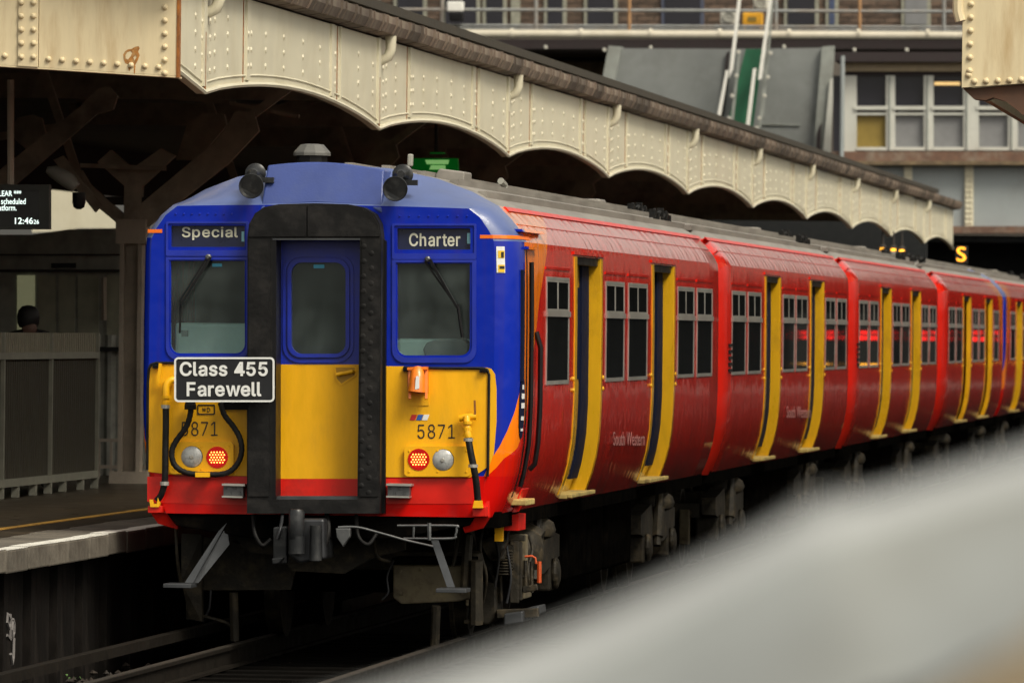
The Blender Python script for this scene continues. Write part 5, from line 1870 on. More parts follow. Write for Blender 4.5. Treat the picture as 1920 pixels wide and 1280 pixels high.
# gutter in cast lengths, with a flange at every joint
base = None
k = 0
y = YSTART - 0.3
while y < YEND:
    if base is None:
        m = MB()
        prof = [(0.0, 0.0), (0.13, 0.02), (0.17, 0.10), (0.17, 0.17), (0.10, 0.18), (-0.05, 0.20), (-0.08, 0.02)]
        m.prism([(VX + a, y, VTOP + 0.015 + c) for a, c in prof], (0, 0.98, 0))
        m.prism([(VX + a * 1.12, y + 0.98, VTOP + 0.01 + c * 1.06) for a, c in prof], (0, 0.035, 0))
        m.prism([(VX + a * 1.07, y + 0.30, VTOP + 0.012 + c * 1.04) for a, c in prof], (0, 0.03, 0))
        base = m.build('gutter_length', 'gutter', root)
    else:
        q = base.copy()
        COL.objects.link(q)
        q.location.y += k * 1.02
        q.location.z += random.uniform(-0.006, 0.006)
    k += 1
    y += 1.02
# rain water outlets hanging below the gutter at each cusp
for b in range(0, NB + 1):
    y = VY0 + b * BAY + 0.25
    if b == NB:
        continue
    m = MB()
    m.tube([(VX + 0.09, y, VTOP + 0.03), (VX + 0.09, y, VTOP - 0.10), (VX + 0.065, y, VTOP - 0.17), (VX - 0.01, y, VTOP - 0.21)], 0.05, 10, radii=[0.055, 0.05, 0.05, 0.045])
    m.build('gutter_outlet', 'cream', root, smooth=True)
# roof sheet, ridge, far slope: keeps the platform dark
m = MB()
yA, yB = YSTART - 0.4, YEND
m.prism([(VX - 0.05, yA, VTOP + 0.20), (VX - 0.02, yA, VTOP + 0.25), (-5.2, yA, 6.25), (-8.5, yA, 5.3), (-12.5, yA, 5.3), (-12.5, yA, 5.2), (-8.5, yA, 5.2), (-5.2, yA, 6.12)], (0, yB - yA, 0))
rf = m.build('roof', 'roof_felt', root)
m = MB()
m.box(VX - 0.5, VX - 0.32, yA, yB, VTOP + 0.37, VTOP + 0.46)
m.build('roof_kerb', 'dark_moss', rf)
# soffit boarding and framing
for b in range(NB + 1):
    y = VY0 + b * BAY
    m = MB()
    m.box(-8.4, VX - 0.06, y - 0.06, y + 0.06, 4.85, 5.12)
    m.bar((-2.1, y, 5.0), (-5.2, y, 6.0), 0.12, 0.12)
    m.bar((-5.2, y, 6.0), (-8.3, y, 5.1), 0.12, 0.12)
    m.bar((-3.6, y, 5.0), (-5.2, y, 6.0), 0.08, 0.08)
    split_build(m, 'roof_truss', 'steelwork', root)
for x, z in ((-2.9, 5.42), (-4.1, 5.78), (-6.3, 5.78), (-7.4, 5.45)):
    m = MB()
    m.box(x - 0.05, x + 0.05, yA, yB, z - 0.06, z + 0.06)
    m.build('purlin', 'soffit', root)
# columns with spreading brackets
for k, y in enumerate((19.3, 30.7, 42.1, 53.5)):
    m = MB()
    xc = at(247, 600, 19.3).x
    for dx in (-0.11, 0.07):
        m.box(xc + dx, xc + dx + 0.04, y - 0.10, y + 0.10, PZ, 3.32)
    m.box(xc - 0.07, xc + 0.07, y + 0.02, y + 0.05, PZ, 3.32)
    col = m.build('column', 'column_paint', root)
    m = MB()
    m.box(xc - 0.19, xc + 0.19, y - 0.12, y + 0.12, PZ, PZ + 0.12)
    m.box(xc - 0.15, xc + 0.15, y - 0.13, y + 0.13, 3.18, 3.42)
    split_build(m, 'column_capital', 'column_paint', col)
    for s in (-1, 1):
        kk = 0.5 if s < 0 else 1.0
        m = MB()
        P = [(xc + s * 0.05, 3.30), (xc + s * 0.16, 3.35), (xc + s * 0.95, 3.98), (xc + s * 1.25, 4.30), (xc + s * 1.2, 4.48), (xc + s * 1.02, 4.50), (xc + s * 0.85, 4.22), (xc + s * 0.02, 3.52)]
        P = [(xc + (x - xc) * kk, 3.3 + (z - 3.3) * kk) for x, z in P]
        m.prism([(x, y - 0.05, z) for x, z in P], (0, 0.1, 0))
        m.build('bracket', 'steelwork', col)
        m = MB()
        m.bar((xc + s * 1.1 * kk, y, 3.3 + 1.1 * kk), (xc + s * 1.9 * kk, y, 5.0), 0.08, 0.08)
        m.build('brace', 'steelwork', col)
    m = MB()
    m.prism([(xc - 0.35, y - 0.07, 3.98), (xc - 0.22, y - 0.07, 4.1), (xc, y - 0.07, 3.92), (xc + 0.28, y - 0.07, 4.12), (xc + 0.42, y - 0.07, 4.05), (xc + 0.1, y - 0.07, 3.75), (xc + 0.08, y - 0.07, 3.4), (xc - 0.08, y - 0.07, 3.4), (xc - 0.08, y - 0.07, 3.75)], (0, 0.14, 0))
    m.build('bracket_plate', 'steelwork', col)
    m = MB()
    m.box(xc - 0.35, xc + 0.4, y - 0.04, y + 0.04, 3.56, 3.64)
    m.build('tie_bar', 'soffit', col)

# slanting struts and ties of the roof framing beside the first column
for pts, d_ in (([(-60, 375), (0, 318), (150, 200), (185, 165), (205, 163), (220, 180), (212, 205), (180, 215), (30, 345), (-60, 420)], 18.5),
                ([(60, 215), (78, 222), (85, 250), (78, 275), (55, 285), (28, 262), (24, 236), (34, 220)], 20.5),
                ([(-40, 255), (140, 225), (140, 238), (-40, 270)], 22.0), ([(150, 306), (310, 312), (310, 320), (150, 314)], 18.8),
                ([(330, 300), (350, 235), (380, 212), (420, 215), (425, 235), (370, 300)], 24.0), ([(100, 300), (118, 292), (190, 385), (178, 398)], 18.9),
                ([(430, 190), (560, 215), (560, 222), (430, 197)], 21.0), ([(300, 175), (440, 190), (440, 198), (300, 184)], 26.0)):
    m = MB()
    m.prism([at(px, py, d_) for px, py in pts], (0, 0.08, 0))
    m.build('strut', 'steelwork', root)

# ------------------------------------------------------------------ cross girder at the near end of the canopy
GY = YSTART - 0.06
gr = empty('end_girder', (VX, GY, 4.4))
tag(gr, 'warm cream riveted girder closing the near end of the canopy, with a rust patch', 'girder')
gx1 = VX + 0.02


def gb(x):                 # underside, rising gently to the outside
    return at(325, 143, GY).z + (gx1 - x) * 0.055


for (xa, xb, off) in ((at(73, 60, GY).x, gx1, 0.0), (at(-330, 60, GY).x, at(34, 60, GY).x, 0.0), (at(34, 60, GY).x + 0.001, at(73, 60, GY).x - 0.004, -0.014)):
    m = MB()
    m.prism([(xa, GY + off, gb(xa)), (xb, GY + off, gb(xb)), (xb, GY + off, 5.9), (xa, GY + off, 5.9)], (0, 0.05, 0))
    m.build('plate', 'cream_warm', gr, bevel=0.003)
m = MB()
m.prism([(at(-330, 60, GY).x, GY + 0.0, gb(at(-330, 60, GY).x)), (gx1, GY, gb(gx1)), (gx1, GY, gb(gx1) - 0.012), (at(-330, 60, GY).x, GY, gb(at(-330, 60, GY).x) - 0.012)], (0, 0.28, 0))
m.build('bottom_flange', 'cream_warm', gr)
m = MB()
m.prism([(gx1 - 0.004, GY - 0.006, gb(gx1) - 0.01), (gx1 + 0.016, GY - 0.006, gb(gx1) - 0.01), (gx1 + 0.016, GY - 0.006, 5.9), (gx1 - 0.004, GY - 0.006, 5.9)], (0, 0.1, 0))
m.build('rust_edge', 'rust', gr)
for out_, hol_ in (([(231, 103), (234, 97), (240, 93), (247, 92), (250, 90), (254, 88), (260, 87), (262, 91), (259, 97), (262, 104), (259, 112), (256, 118), (252, 124), (247, 126), (241, 121), (235, 119), (232, 112)], [[(235, 104), (239, 98), (245, 96), (248, 100), (245, 106), (240, 112), (236, 110)], [(250, 108), (254, 104), (256, 108), (252, 114)]]), ([(242, 124), (245, 127), (243, 134), (240, 128)], []), ([(251, 125), (254, 123), (253, 138), (251, 138)], [])):
    plate(out_, hol_, GY - 0.002, GY).build('rust_patch', 'rust_light', gr)
hb_ = MB()
hb_.lathe((0, 0, 0), [(0.024, 0.0), (0.022, -0.012), (0.013, -0.022), (0.004, -0.025)], 'Y', 12)
ro_ = hb_.build('rivet', 'cream_warm', None, smooth=True)
rmesh = ro_.data
bpy.data.objects.remove(ro_)


def rivet(p, parent):
    o = bpy.data.objects.new('rivet', rmesh)
    COL.objects.link(o)
    o.parent = parent
    o.location = Vector(p) - parent.location


for px, n in ((40, 5), (63, 5)):
    for k in range(-2, n):
        rivet(at(px, 5 + 25.5 * k, GY - 0.0142), gr)
for k in range(9):
    rivet(at(91 + 25.8 * k, 111 + 1.9 * k, GY), gr)
rivet(at(9, 105, GY), gr)
for k in range(6):
    rivet(at(309, 14 + 24.7 * k, GY), gr)

# ------------------------------------------------------------------ girder of the canopy on the right
RY = 1.3
rr_ = empty('end_girder', (at(1805, 180, RY).x, RY, 4.2))
tag(rr_, 'short cream riveted girder end of the opposite canopy, in the top right corner', 'girder')
m = MB()
m.prism([at(1806, -80, RY), at(1803, 165, RY), at(2300, 130, RY), at(2300, -80, RY)], (0, 0.06, 0))
m.build('plate', 'cream_warm', rr_, bevel=0.003)
m = MB()
m.prism([at(1803, 165, RY), at(1806, -80, RY), at(1806, -80, RY) + Vector((0.0, 60, 0)), at(1803, 165, RY) + Vector((0.0, 60, 0.0))], (0.05, 0, 0))
m.v = [(x + 0.004, max(y, RY + 0.064), z) for x, y, z in m.v]
m.build('side_plate', 'cream_warm', rr_)
m = MB()
pa = at(1806, 166, RY + 0.03)
P = [at(1806, 167, RY + 0.05), at(1826, 186, RY + 0.05), at(1848, 188, RY + 0.05), at(1862, 183, RY + 0.05), at(1885, 190, RY + 0.05), at(1905, 205, RY + 0.05), at(1918, 216, RY + 0.05), at(1960, 230, RY + 0.05), at(2300, 240, RY + 0.05), at(2300, 128, RY + 0.05)]
m.prism(P, (0, 0.3, 0))
m.build('spandrel', 'rust_brown', rr_) if 'rust_brown' in MATS else m.build('spandrel', 'gutter', rr_)
for k in range(-2, 6):
    rivet(at(1821 - 0.6 * k, 8 + 25 * k, RY), rr_)
for k in range(7):
    rivet(at(1827 + 22 * k, 153 - 0.8 * k, RY), rr_)
rivet(at(1816, 141, RY), rr_)
m = MB()
m.tube([at(1796, -10, RY), at(1796, 22, RY), at(1801, 40, RY)], 0.04, 8)
m.build('outlet', 'cream_warm', rr_, smooth=True)
m = MB()
m.box(at(1810, 0, RY).x, 16, RY, 100, 5.9, 6.0)
m.build('roof', 'roof_felt', rr_)

# ------------------------------------------------------------------ things under the left canopy
# information screen
SY = 9.0
sc_ = empty('information_screen', at(20, 430, SY))
tag(sc_, 'hanging black departure screen with white text and a clock', 'screen')
plate([(-120, 346), (92, 346), (92, 430), (-120, 430)], [[(-115, 357), (73, 357), (73, 425), (-115, 425)]], SY, SY + 0.12).build('case', 'screen_case', sc_)
plate([(-118, 355), (75, 355), (75, 427), (-118, 427)], [], SY + 0.02, SY + 0.03).build('display', 'screen_black', sc_)
for t, b in (('LEAR ***', (-2, 357, 40, 368)), ('scheduled', (2, 372, 48, 383)), ('atform.', (-2, 384, 31, 395)), ('12:46', (28, 408, 62, 420)), ('26', (63, 412, 73, 420))):
    text(t, *b, SY + 0.015, 'screen_text', sc_, bold=0.01, thick=0)
m = MB()
m.tube([at(20, 346, SY + 0.05), at(20, 150, SY + 0.05)], 0.03, 8)
m.build('hanger', 'column_paint', sc_)
# cctv camera
cc = empty('security_camera', at(120, 345, 12))
tag(cc, 'pale dome security camera hanging under the dark canopy beside the screen', 'camera')
m = MB()
m.tube([at(88, 318, 12), at(100, 322, 12), at(128, 338, 12), at(142, 352, 12)], 0.07, 12, radii=[0.03, 0.06, 0.075, 0.05])
m.build('housing', 'lamp_grey', cc, smooth=True)
m = MB()
m.lathe(at(148, 380, 12), [(0.02, -0.06), (0.05, -0.04), (0.06, 0.0), (0.06, 0.09)], 'Z', 12)
m.build('dome', 'black_paint', cc, smooth=True)
# far cream girder glimpsed below the canopy
FY = 84.0
fg = MB()
pts = [(60, 350), (130, 352), (175, 372), (205, 396), (222, 412), (240, 428), (150, 428), (100, 434), (60, 436)]
fg.prism([at(x, y, FY) for x, y in pts], (0, 0.06, 0))
fgo = fg.build('far_girder', 'cream')
tag(fgo, 'bright cream girder of the next platform seen under the canopy behind the screen', 'girder')
# waiting room block at the back of the platform
WY = 25.5
wr = empty('waiting_room', at(110, 640, WY))
tag(wr, 'dim waiting room front with tall panes and one lit pane', 'building')
m = MB()
m.prism([at(-260, 440, WY), at(60, 440, WY), at(130, 430, WY), at(225, 428, WY), at(275, 428, WY), at(275, 800, WY), at(-260, 800, WY)], (0, 0.2, 0))
m.build('wall', 'corrugated', wr)
for x0, x1, k in ((-60, -10, 'olive'), (32, 65, 'lit_pane'), (72, 104, 'olive'), (110, 140, 'olive'), (146, 185, 'olive'), (200, 228, 'olive')):
    m = MB()
    m.prism([at(x0, 516, WY - 0.02), at(x1, 516, WY - 0.02), at(x1, 640, WY - 0.02), at(x0, 640, WY - 0.02)], (0, 0.02, 0))
    m.build('pane', k if k in MATS else 'olive', wr)
for (x0, y0, x1, y1) in ((-260, 505, 225, 510), (-260, 476, 225, 479)):
    m = MB()
    m.prism([at(x0, y0, WY - 0.06), at(x1, y0, WY - 0.06), at(x1, y1, WY - 0.06), at(x0, y1, WY - 0.06)], (0, 0.06, 0))
    m.build('rail_moulding', 'soffit', wr)
m = MB()
m.prism([at(96, 493, WY - 0.05), at(141, 493, WY - 0.05), at(141, 502, WY - 0.05), at(96, 502, WY - 0.05)], (0, 0.05, 0))
m.build('vent_slot', 'black_paint', wr)
m = MB()
m.tube([at(195, 520, WY - 0.1), at(195, 600, WY - 0.1)], 0.03, 6)
m.build('door_pull', 'column_paint', wr)
# corrugated hoarding with a low railing
HY = 23.5
ho = empty('hoarding', at(225, 880, HY))
tag(ho, 'grey corrugated metal hoarding between the mesh fence and the train', 'hoarding')
m = MB()
n = 44
xa, xb = at(20, 700, HY).x, at(330, 700, HY).x
zt, zb = at(200, 628, HY).z, PZ
vs, fs = [], []
for k in range(n + 1):
    x = xa + (xb - xa) * k / n
    d = 0.05 if (k // 2) % 2 else 0.0
    vs += [(x, HY - d, zb), (x, HY - d, zt)]
for k in range(n):
    fs.append((2 * k, 2 * k + 1, 2 * k + 3, 2 * k + 2))
m.add(vs, fs)
m.build('sheet', 'corrugated', ho)
m = MB()
m.box(xa, xb, HY - 0.1, HY + 0.05, at(200, 658, HY).z, at(200, 650, HY).z)
m.build('rail', 'black_paint', ho)
RYL = 22.0
rl = empty('low_railing', at(225, 878, RYL))
tag(rl, 'low black railing in front of the corrugated hoarding', 'railing')
xa, xb = at(120, 700, RYL).x, at(300, 700, RYL).x
for (y0, y1) in ((822, 828), (872, 878)):
    m = MB()
    m.box(xa, xb, RYL - 0.02, RYL + 0.02, at(225, y1, RYL).z, at(225, y0, RYL).z)
    m.build('rail', 'column_paint', rl)
for k in range(9):
    m = MB()
    x = xa + (xb - xa) * k / 8
    m.box(x - 0.012, x + 0.012, RYL - 0.015, RYL + 0.015, PZ, at(225, 822, RYL).z)
    m.build('baluster', 'column_paint', rl)
# mesh fence, running along the platform
FX = -4.45
fe = empty('mesh_fence', (FX, 14, PZ))
tag(fe, 'grey framed mesh fence panels standing on the dark platform', 'fence')
ys = [atx(-95, 700, FX).y, atx(2, 700, FX).y, atx(92, 700, FX).y, atx(179, 700, FX).y]
zt, zm, zb = 2.30, 2.06, 0.92
for k, y in enumerate(ys):
    m = MB()
    m.box(FX - 0.035, FX + 0.035, y - 0.03, y + 0.03, PZ, zt if k else zt)
    m.build('post', 'fence_grey', fe)
for k in range(3):
    y0, y1 = ys[k] + 0.03, ys[k + 1] - 0.03
    for z0, z1 in ((zm, zm + 0.06), (zb, zb + 0.07)):
        m = MB()
        m.box(FX - 0.03, FX + 0.035, y0, y1, z0, z1)
        m.build('rail', 'fence_grey', fe)
    m = MB()
    m.box(FX - 0.012, FX + 0.0, y0, y1, zb + 0.07, zm)
    pn = m.build('mesh_panel', 'fence_mesh', fe)
    m = MB()
    q = y0
    while q < y1:
        m.box(FX + 0.0, FX + 0.006, q, q + 0.012, zb + 0.07, zm)
        q += 0.12
    m.build('mesh_wires', 'fence_wire', pn)['kind'] = 'stuff'
    m = MB()
    q = y0
    while q < y1:
        m.box(FX - 0.006, FX + 0.006, q, q + 0.05, zm + 0.06, zt)
        q += 0.11
    m.build('top_pales', 'fence_pale' if 'fence_pale' in MATS else 'fence_grey', fe)['kind'] = 'stuff'
    for yy in (y0 + 0.8, y1 - 0.8):
        m = MB()
        m.box(FX - 0.03, FX + 0.03, yy - 0.05, yy + 0.05, PZ, zb)
        m.build('foot', 'fence_grey', fe)


# person leaning on the fence
def person(x, y, zs, label, lean):
    pr_ = empty('person', (x, y, PZ))
    tag(pr_, label, 'person')
    me = bpy.data.meshes.new('body')
    J = {'pelvis': (0, 0.25, 0.92), 'waist': (0, 0.2, 1.08), 'chest': (0, 0.02, 1.30), 'neck': (0, -0.08, 1.44), 'headb': (0, -0.13, 1.50), 'head': (0, -0.17, 1.60), 'crown': (0, -0.17, 1.67),
         'shl': (-0.19, -0.03, 1.36), 'ell': (-0.30, -0.10, 1.12), 'hal': (-0.10, -0.28, 1.22), 'shr': (0.19, -0.03, 1.36), 'elr': (0.30, -0.10, 1.12), 'har': (0.10, -0.28, 1.22),
         'hil': (-0.1, 0.25, 0.88), 'knl': (-0.11, 0.2, 0.5), 'anl': (-0.11, 0.27, 0.09), 'tol': (-0.12, 0.1, 0.04), 'hir': (0.1, 0.25, 0.88), 'knr': (0.11, 0.2, 0.5), 'anr': (0.11, 0.27, 0.09), 'tor': (0.12, 0.1, 0.04)}
    R = {'pelvis': .15, 'waist': .14, 'chest': .16, 'neck': .065, 'headb': .075, 'head': .10, 'crown': .075, 'shl': .085, 'ell': .058, 'hal': .045, 'shr': .085, 'elr': .058, 'har': .045, 'hil': .1, 'knl': .07, 'anl': .05, 'tol': .045, 'hir': .1, 'knr': .07, 'anr': .05, 'tor': .045}
    names = list(J)
    E_ = [('pelvis', 'waist'), ('waist', 'chest'), ('chest', 'neck'), ('neck', 'headb'), ('headb', 'head'), ('head', 'crown'), ('chest', 'shl'), ('shl', 'ell'), ('ell', 'hal'), ('chest', 'shr'), ('shr', 'elr'), ('elr', 'har'), ('pelvis', 'hil'), ('hil', 'knl'), ('knl', 'anl'), ('anl', 'tol'), ('pelvis', 'hir'), ('hir', 'knr'), ('knr', 'anr'), ('anr', 'tor')]
    me.from_pydata([J[n] for n in names], [(names.index(a), names.index(b)) for a, b in E_], [])
    ob = bpy.data.objects.new('body', me)
    COL.objects.link(ob)
    ob.parent = pr_
    ob.modifiers.new('skin', 'SKIN')
    ob.modifiers.new('sub', 'SUBSURF').levels = 2
    ob.modifiers['sub'].render_levels = 2
    bm_ = bmesh.new()
    bm_.from_mesh(me)
    lay = bm_.verts.layers.skin.verify()
    bm_.verts.ensure_lookup_table()
    for i, n in enumerate(names):
        bm_.verts[i][lay].radius = (R[n], R[n])
        bm_.verts[i][lay].use_root = n == 'pelvis'
    bm_.to_mesh(me)
    bm_.free()
    me.materials.append(MATS['cloth_dark'])
    hm = MB()
    hm.lathe((x, y - 0.16, PZ + 1.56), [(0.02, 0.125), (0.06, 0.115), (0.095, 0.075), (0.105, 0.02), (0.10, -0.04), (0.08, -0.08)][::-1], 'Z', 14)
    hm.build('hair', 'hair', pr_, smooth=True)
    fm = MB()
    fm.lathe((x + 0.02, y - 0.235, PZ + 1.475), [(0.02, -0.02), (0.06, 0.0), (0.07, 0.03), (0.05, 0.05)], 'Y', 12)
    fm.build('face', 'skin', pr_, smooth=True)
    for s in (-1, 1):
        h = MB()
        c0 = Vector((x + s * 0.09, y - 0.30, PZ + 1.22))
        h.tube([c0, c0 + Vector((0, -0.03, 0.05)), c0 + Vector((0, -0.04, 0.09))], 0.035, 8, radii=[0.03, 0.042, 0.03])
        for q in range(4):
            b0 = c0 + Vector((-0.03 + 0.02 * q, -0.05, 0.08))
            h.tube([b0, b0 + Vector((0, -0.02, 0.035)), b0 + Vector((0, 0.0, 0.06 - 0.004 * abs(q - 1.5)))], 0.009, 6)
        b0 = c0 + Vector((-s * 0.04, -0.03, 0.04))
        h.tube([b0, b0 + Vector((-s * 0.02, -0.02, 0.03)), b0 + Vector((-s * 0.015, -0.025, 0.055))], 0.010, 6)
        h.build('hand', 'skin', pr_, smooth=True)
    pr_.scale = (1.03, 1.03, 1.03)
    return pr_


pp = at(58, 640, 16.0)
person(pp.x, 16.0, 1, 'person in dark clothes leaning on the mesh fence with hands raised', 0)
# emergency exit sign behind the train roof
EY = 30.0
ex = empty('exit_sign', at(820, 320, EY))
tag(ex, 'glowing green emergency sign hanging under the canopy above the train roof', 'sign')
plate([(772, 297), (858, 297), (860, 330), (772, 330)], [], EY, EY + 0.08).build('panel', 'lit_green', ex)
plate([(797, 300), (842, 300), (840, 308), (800, 308)], [], EY - 0.01, EY).build('bar_symbol', 'lit_pale_green', ex)
plate([(808, 310), (835, 310), (835, 318), (805, 318)], [], EY - 0.01, EY).build('figure_symbol', 'lit_pale_green', ex)
plate([(806, 286), (834, 286), (834, 288.5), (806, 288.5)], [], EY - 0.01, EY + 0.05).build('indicator', 'lit_green', ex)
m = MB()
m.tube([at(818, 284, EY + 0.03), at(818, 200, EY + 0.03)], 0.02, 6)
m.build('hanger', 'soffit', ex)

# ------------------------------------------------------------------ building and footbridge behind
BY = 150.0                       # brick building


def bx(o_name, x0, y0, x1, y1, Y, depth, m, parent, bevel=0):
    mb = MB()
    mb.prism([at(x0, y0, Y), at(x1, y0, Y), at(x1, y1, Y), at(x0, y1, Y)], (0, depth, 0))
    return mb.build(o_name, m, parent, bevel=bevel)


bb = empty('brick_building', at(1250, 100, BY))
tag(bb, 'dark brown brick building with tall windows behind the railing', 'building')
mb = MB()
mb.prism([at(300, -45, BY), at(5600, -20, BY), at(5600, 640, BY), at(300, 640, BY)], (0, 6, 0))
mb.build('wall', 'mortar', bb)
# brick courses within the strip one can see
c0 = at(700, -6, BY)
c1 = at(1815, 66, BY)
bw, bh = 0.46, 0.15
base = None
cnt = 0
z = c1.z
row = 0
while z < c0.z:
    x = c0.x + (bw / 2 if row % 2 else 0)
    while x < c1.x and cnt < 298:
        if base is None:
            m_ = MB()
            m_.box(x, x + bw - 0.03, BY - 0.03, BY, z, z + bh - 0.025)
            base = m_.build('brick', 'brick', bb)
            bx0, bz0 = x, z
        else:
            q = base.copy()
            COL.objects.link(q)
            q.location = base.location + Vector((x - bx0, 0, z - bz0))
        cnt += 1
        x += bw
    z += bh
    row += 1
for x0, x1, k in ((738, 800, 'galvp'), (828, 900, 0), (905, 950, 0), (958, 975, 0), (1020, 1062, 0), (1095, 1158, 0), (1240, 1320, 1), (1470, 1535, 0), (1548, 1572, 2), (1690, 1745, 3)):
    f = bx('window', x0, -60, x1, 50, BY - 0.10, 0.08, 'shutter_a' if k == 1 else 'fence_grey', bb)
    bx('pane', x0 + 7, -55, x1 - 7, 46, BY - 0.13, 0.03, ['office_glass', 'office_glass', 'blue_door', 'office_panel'][k if isinstance(k, int) else 0] if (['office_glass', 'office_glass', 'blue_door', 'office_panel'][k if isinstance(k, int) else 0]) in MATS else 'office_glass', f) if x1 - x0 > 20 else None
# walkway with pipe and railing
WKY = 140.0
wk = empty('walkway', at(1300, 95, WKY))
tag(wk, 'high walkway with grey handrails and a fat cream pipe along its edge', 'walkway')
bx('deck', 600, 74, 2400, 92, WKY + 0.6, 6, 'dark_purple', wk)
m = MB()
m.tube([at(560, 62.5, WKY), at(2400, 70, WKY)], 0.105, 12)
m.build('pipe', 'pipe_cream', wk, smooth=True)
for k in range(9):
    x = 700 + 130 * k
    p = at(x, 64, WKY)
    m = MB()
    m.lathe(p, [(0.13, -0.04), (0.13, 0.04)], 'X', 12)
    m.build('pipe_collar', 'pipe_cream', wk)
for y0 in (20, 49, 55):
    m = MB()
    m.tube([at(560, y0 - 2.5, WKY + 0.5), at(2400, y0 + 4.5, WKY + 0.5)], 0.04 if y0 < 30 else 0.03, 8)
    m.build('handrail', 'galv', wk, smooth=True)
for k, x in enumerate((829, 1005, 1180, 1455, 1612, 1770)):
    m = MB()
    m.tube([at(x, -40, WKY + 0.5), at(x, 60, WKY + 0.5)], 0.045, 8)
    m.build('post', 'galv' if k not in (2, 4) else 'rust_post', wk, smooth=True)
for x0, y0, x1, y1, k in ((838, 3, 868, 22, 'white_paint'), (842, 24, 868, 40, 'black_paint')):
    bx('floodlight', x0, y0, x1, y1, WKY + 0.3, 0.3, k, wk, 0.03)
for x in (1023, 1133, 1220, 1470, 1602, 1700):
    m = MB()
    m.lathe(at(x, 88 + (x % 7), WKY - 0.1), [(0.02, -0.05), (0.045, -0.03), (0.045, 0.03), (0.02, 0.05)], 'Z', 8)
    m.build('lamp', 'machine_white', wk, smooth=True)
# stone cornice left of the lead slope
co_ = empty('stone_cornice', at(1060, 130, 145))
tag(co_, 'weathered brown stone cornice below the walkway, left of the grey stair cladding', 'cornice')
bx('band', 860, 92, 1150, 106, 145, 1.0, 'stone_cornice', co_)
bx('band', 860, 106, 1140, 116, 145.4, 1.0, 'dark_purple', co_)
bx('band', 860, 116, 1150, 180, 145.2, 1.0, 'stone_cornice', co_)
m = MB()
m.lathe(at(1123, 151, 144.5), [(0.02, -0.1), (0.09, -0.05), (0.09, 0.05), (0.02, 0.1)], 'Z', 10)
m.build('lamp', 'machine_white', co_, smooth=True)
# grey lead-clad covered stair
LY = 136.0
st_ = empty('covered_stair', at(1350, 250, LY))
tag(st_, 'grey sheet clad covered stair sloping down behind the canopy', 'stair enclosure')


def quad(nm, pts, Y, d, m_, parent, bevel=0):
    mb = MB()
    mb.prism([at(x, y, Y) for x, y in pts], (0, d, 0))
    return mb.build(nm, m_, parent, bevel=bevel)


quad('cladding', [(1160, 91), (1374, 92), (1340, 262), (1120, 262), (1150, 140)], LY, 3, 'lead', st_)
quad('cladding', [(1376, 92), (1550, 90), (1528, 320), (1342, 320)], LY, 3, 'lead', st_)
quad('edge_sheet', [(1141, 86), (1166, 88), (1150, 165), (1128, 155)], LY - 0.2, 0.5, 'lead_light', st_)
quad('edge_sheet', [(1541, 88), (1563, 86), (1548, 300), (1522, 320)], LY - 0.2, 0.5, 'lead_light', st_)
quad('seam', [(1354, 180), (1362, 100), (1368, 96), (1356, 210)], LY - 0.1, 0.1, 'dark_purple', st_)
quad('seam', [(1532, 250), (1540, 230), (1536, 320), (1528, 320)], LY - 0.26, 0.1, 'dark_purple', st_)
quad('frame_post', [(1556, 150), (1563, 145), (1556, 310), (1541, 310)], LY - 0.3, 0.1, 'window_white', st_)
quad('lap_seam', [(1420, 232), (1500, 234), (1500, 236), (1420, 234)], LY - 0.04, 0.04, 'lead_light', st_)
# green chute with white rails
gc = empty('green_chute', at(1390, 240, LY - 1))
tag(gc, 'steep green chute with white side rails in front of the grey cladding', 'chute')
quad('bed', [(1398, 92), (1430, 92), (1410, 248), (1362, 240)], LY - 0.6, 0.15, 'green_sheet', gc)
for pts in ([(1390, -60), (1396, -60), (1374, 130), (1366, 148)], [(1361, 132), (1366, 132), (1349, 230), (1342, 230)], [(1450, -60), (1455, -60), (1428, 148), (1421, 150)], [(1412, 129), (1418, 128), (1404, 248), (1397, 248)]):
    quad('rail', pts, LY - 1.0, 0.12, 'rail_white', gc)
for pts in ([(1385, 95), (1389, 95), (1374, 240), (1368, 240)], [(1436, 95), (1440, 95), (1427, 240), (1422, 240)], [(1452, -60), (1456, -60), (1432, 220), (1428, 220)]):
    quad('glazing_bar', pts, LY - 0.8, 0.05, 'lead_light', gc)
for x, y in ((1385, 98), (1381, 142), (1373, 180), (1367, 222), (1445, 100), (1440, 145), (1434, 180), (1424, 222), (1419, 240)):
    m = MB()
    m.lathe(at(x, y, LY - 0.9), [(0.05, 0.0), (0.05, -0.05), (0.02, -0.06)], 'Y', 8)
    m.build('bolt', 'machine_white', gc, smooth=True)
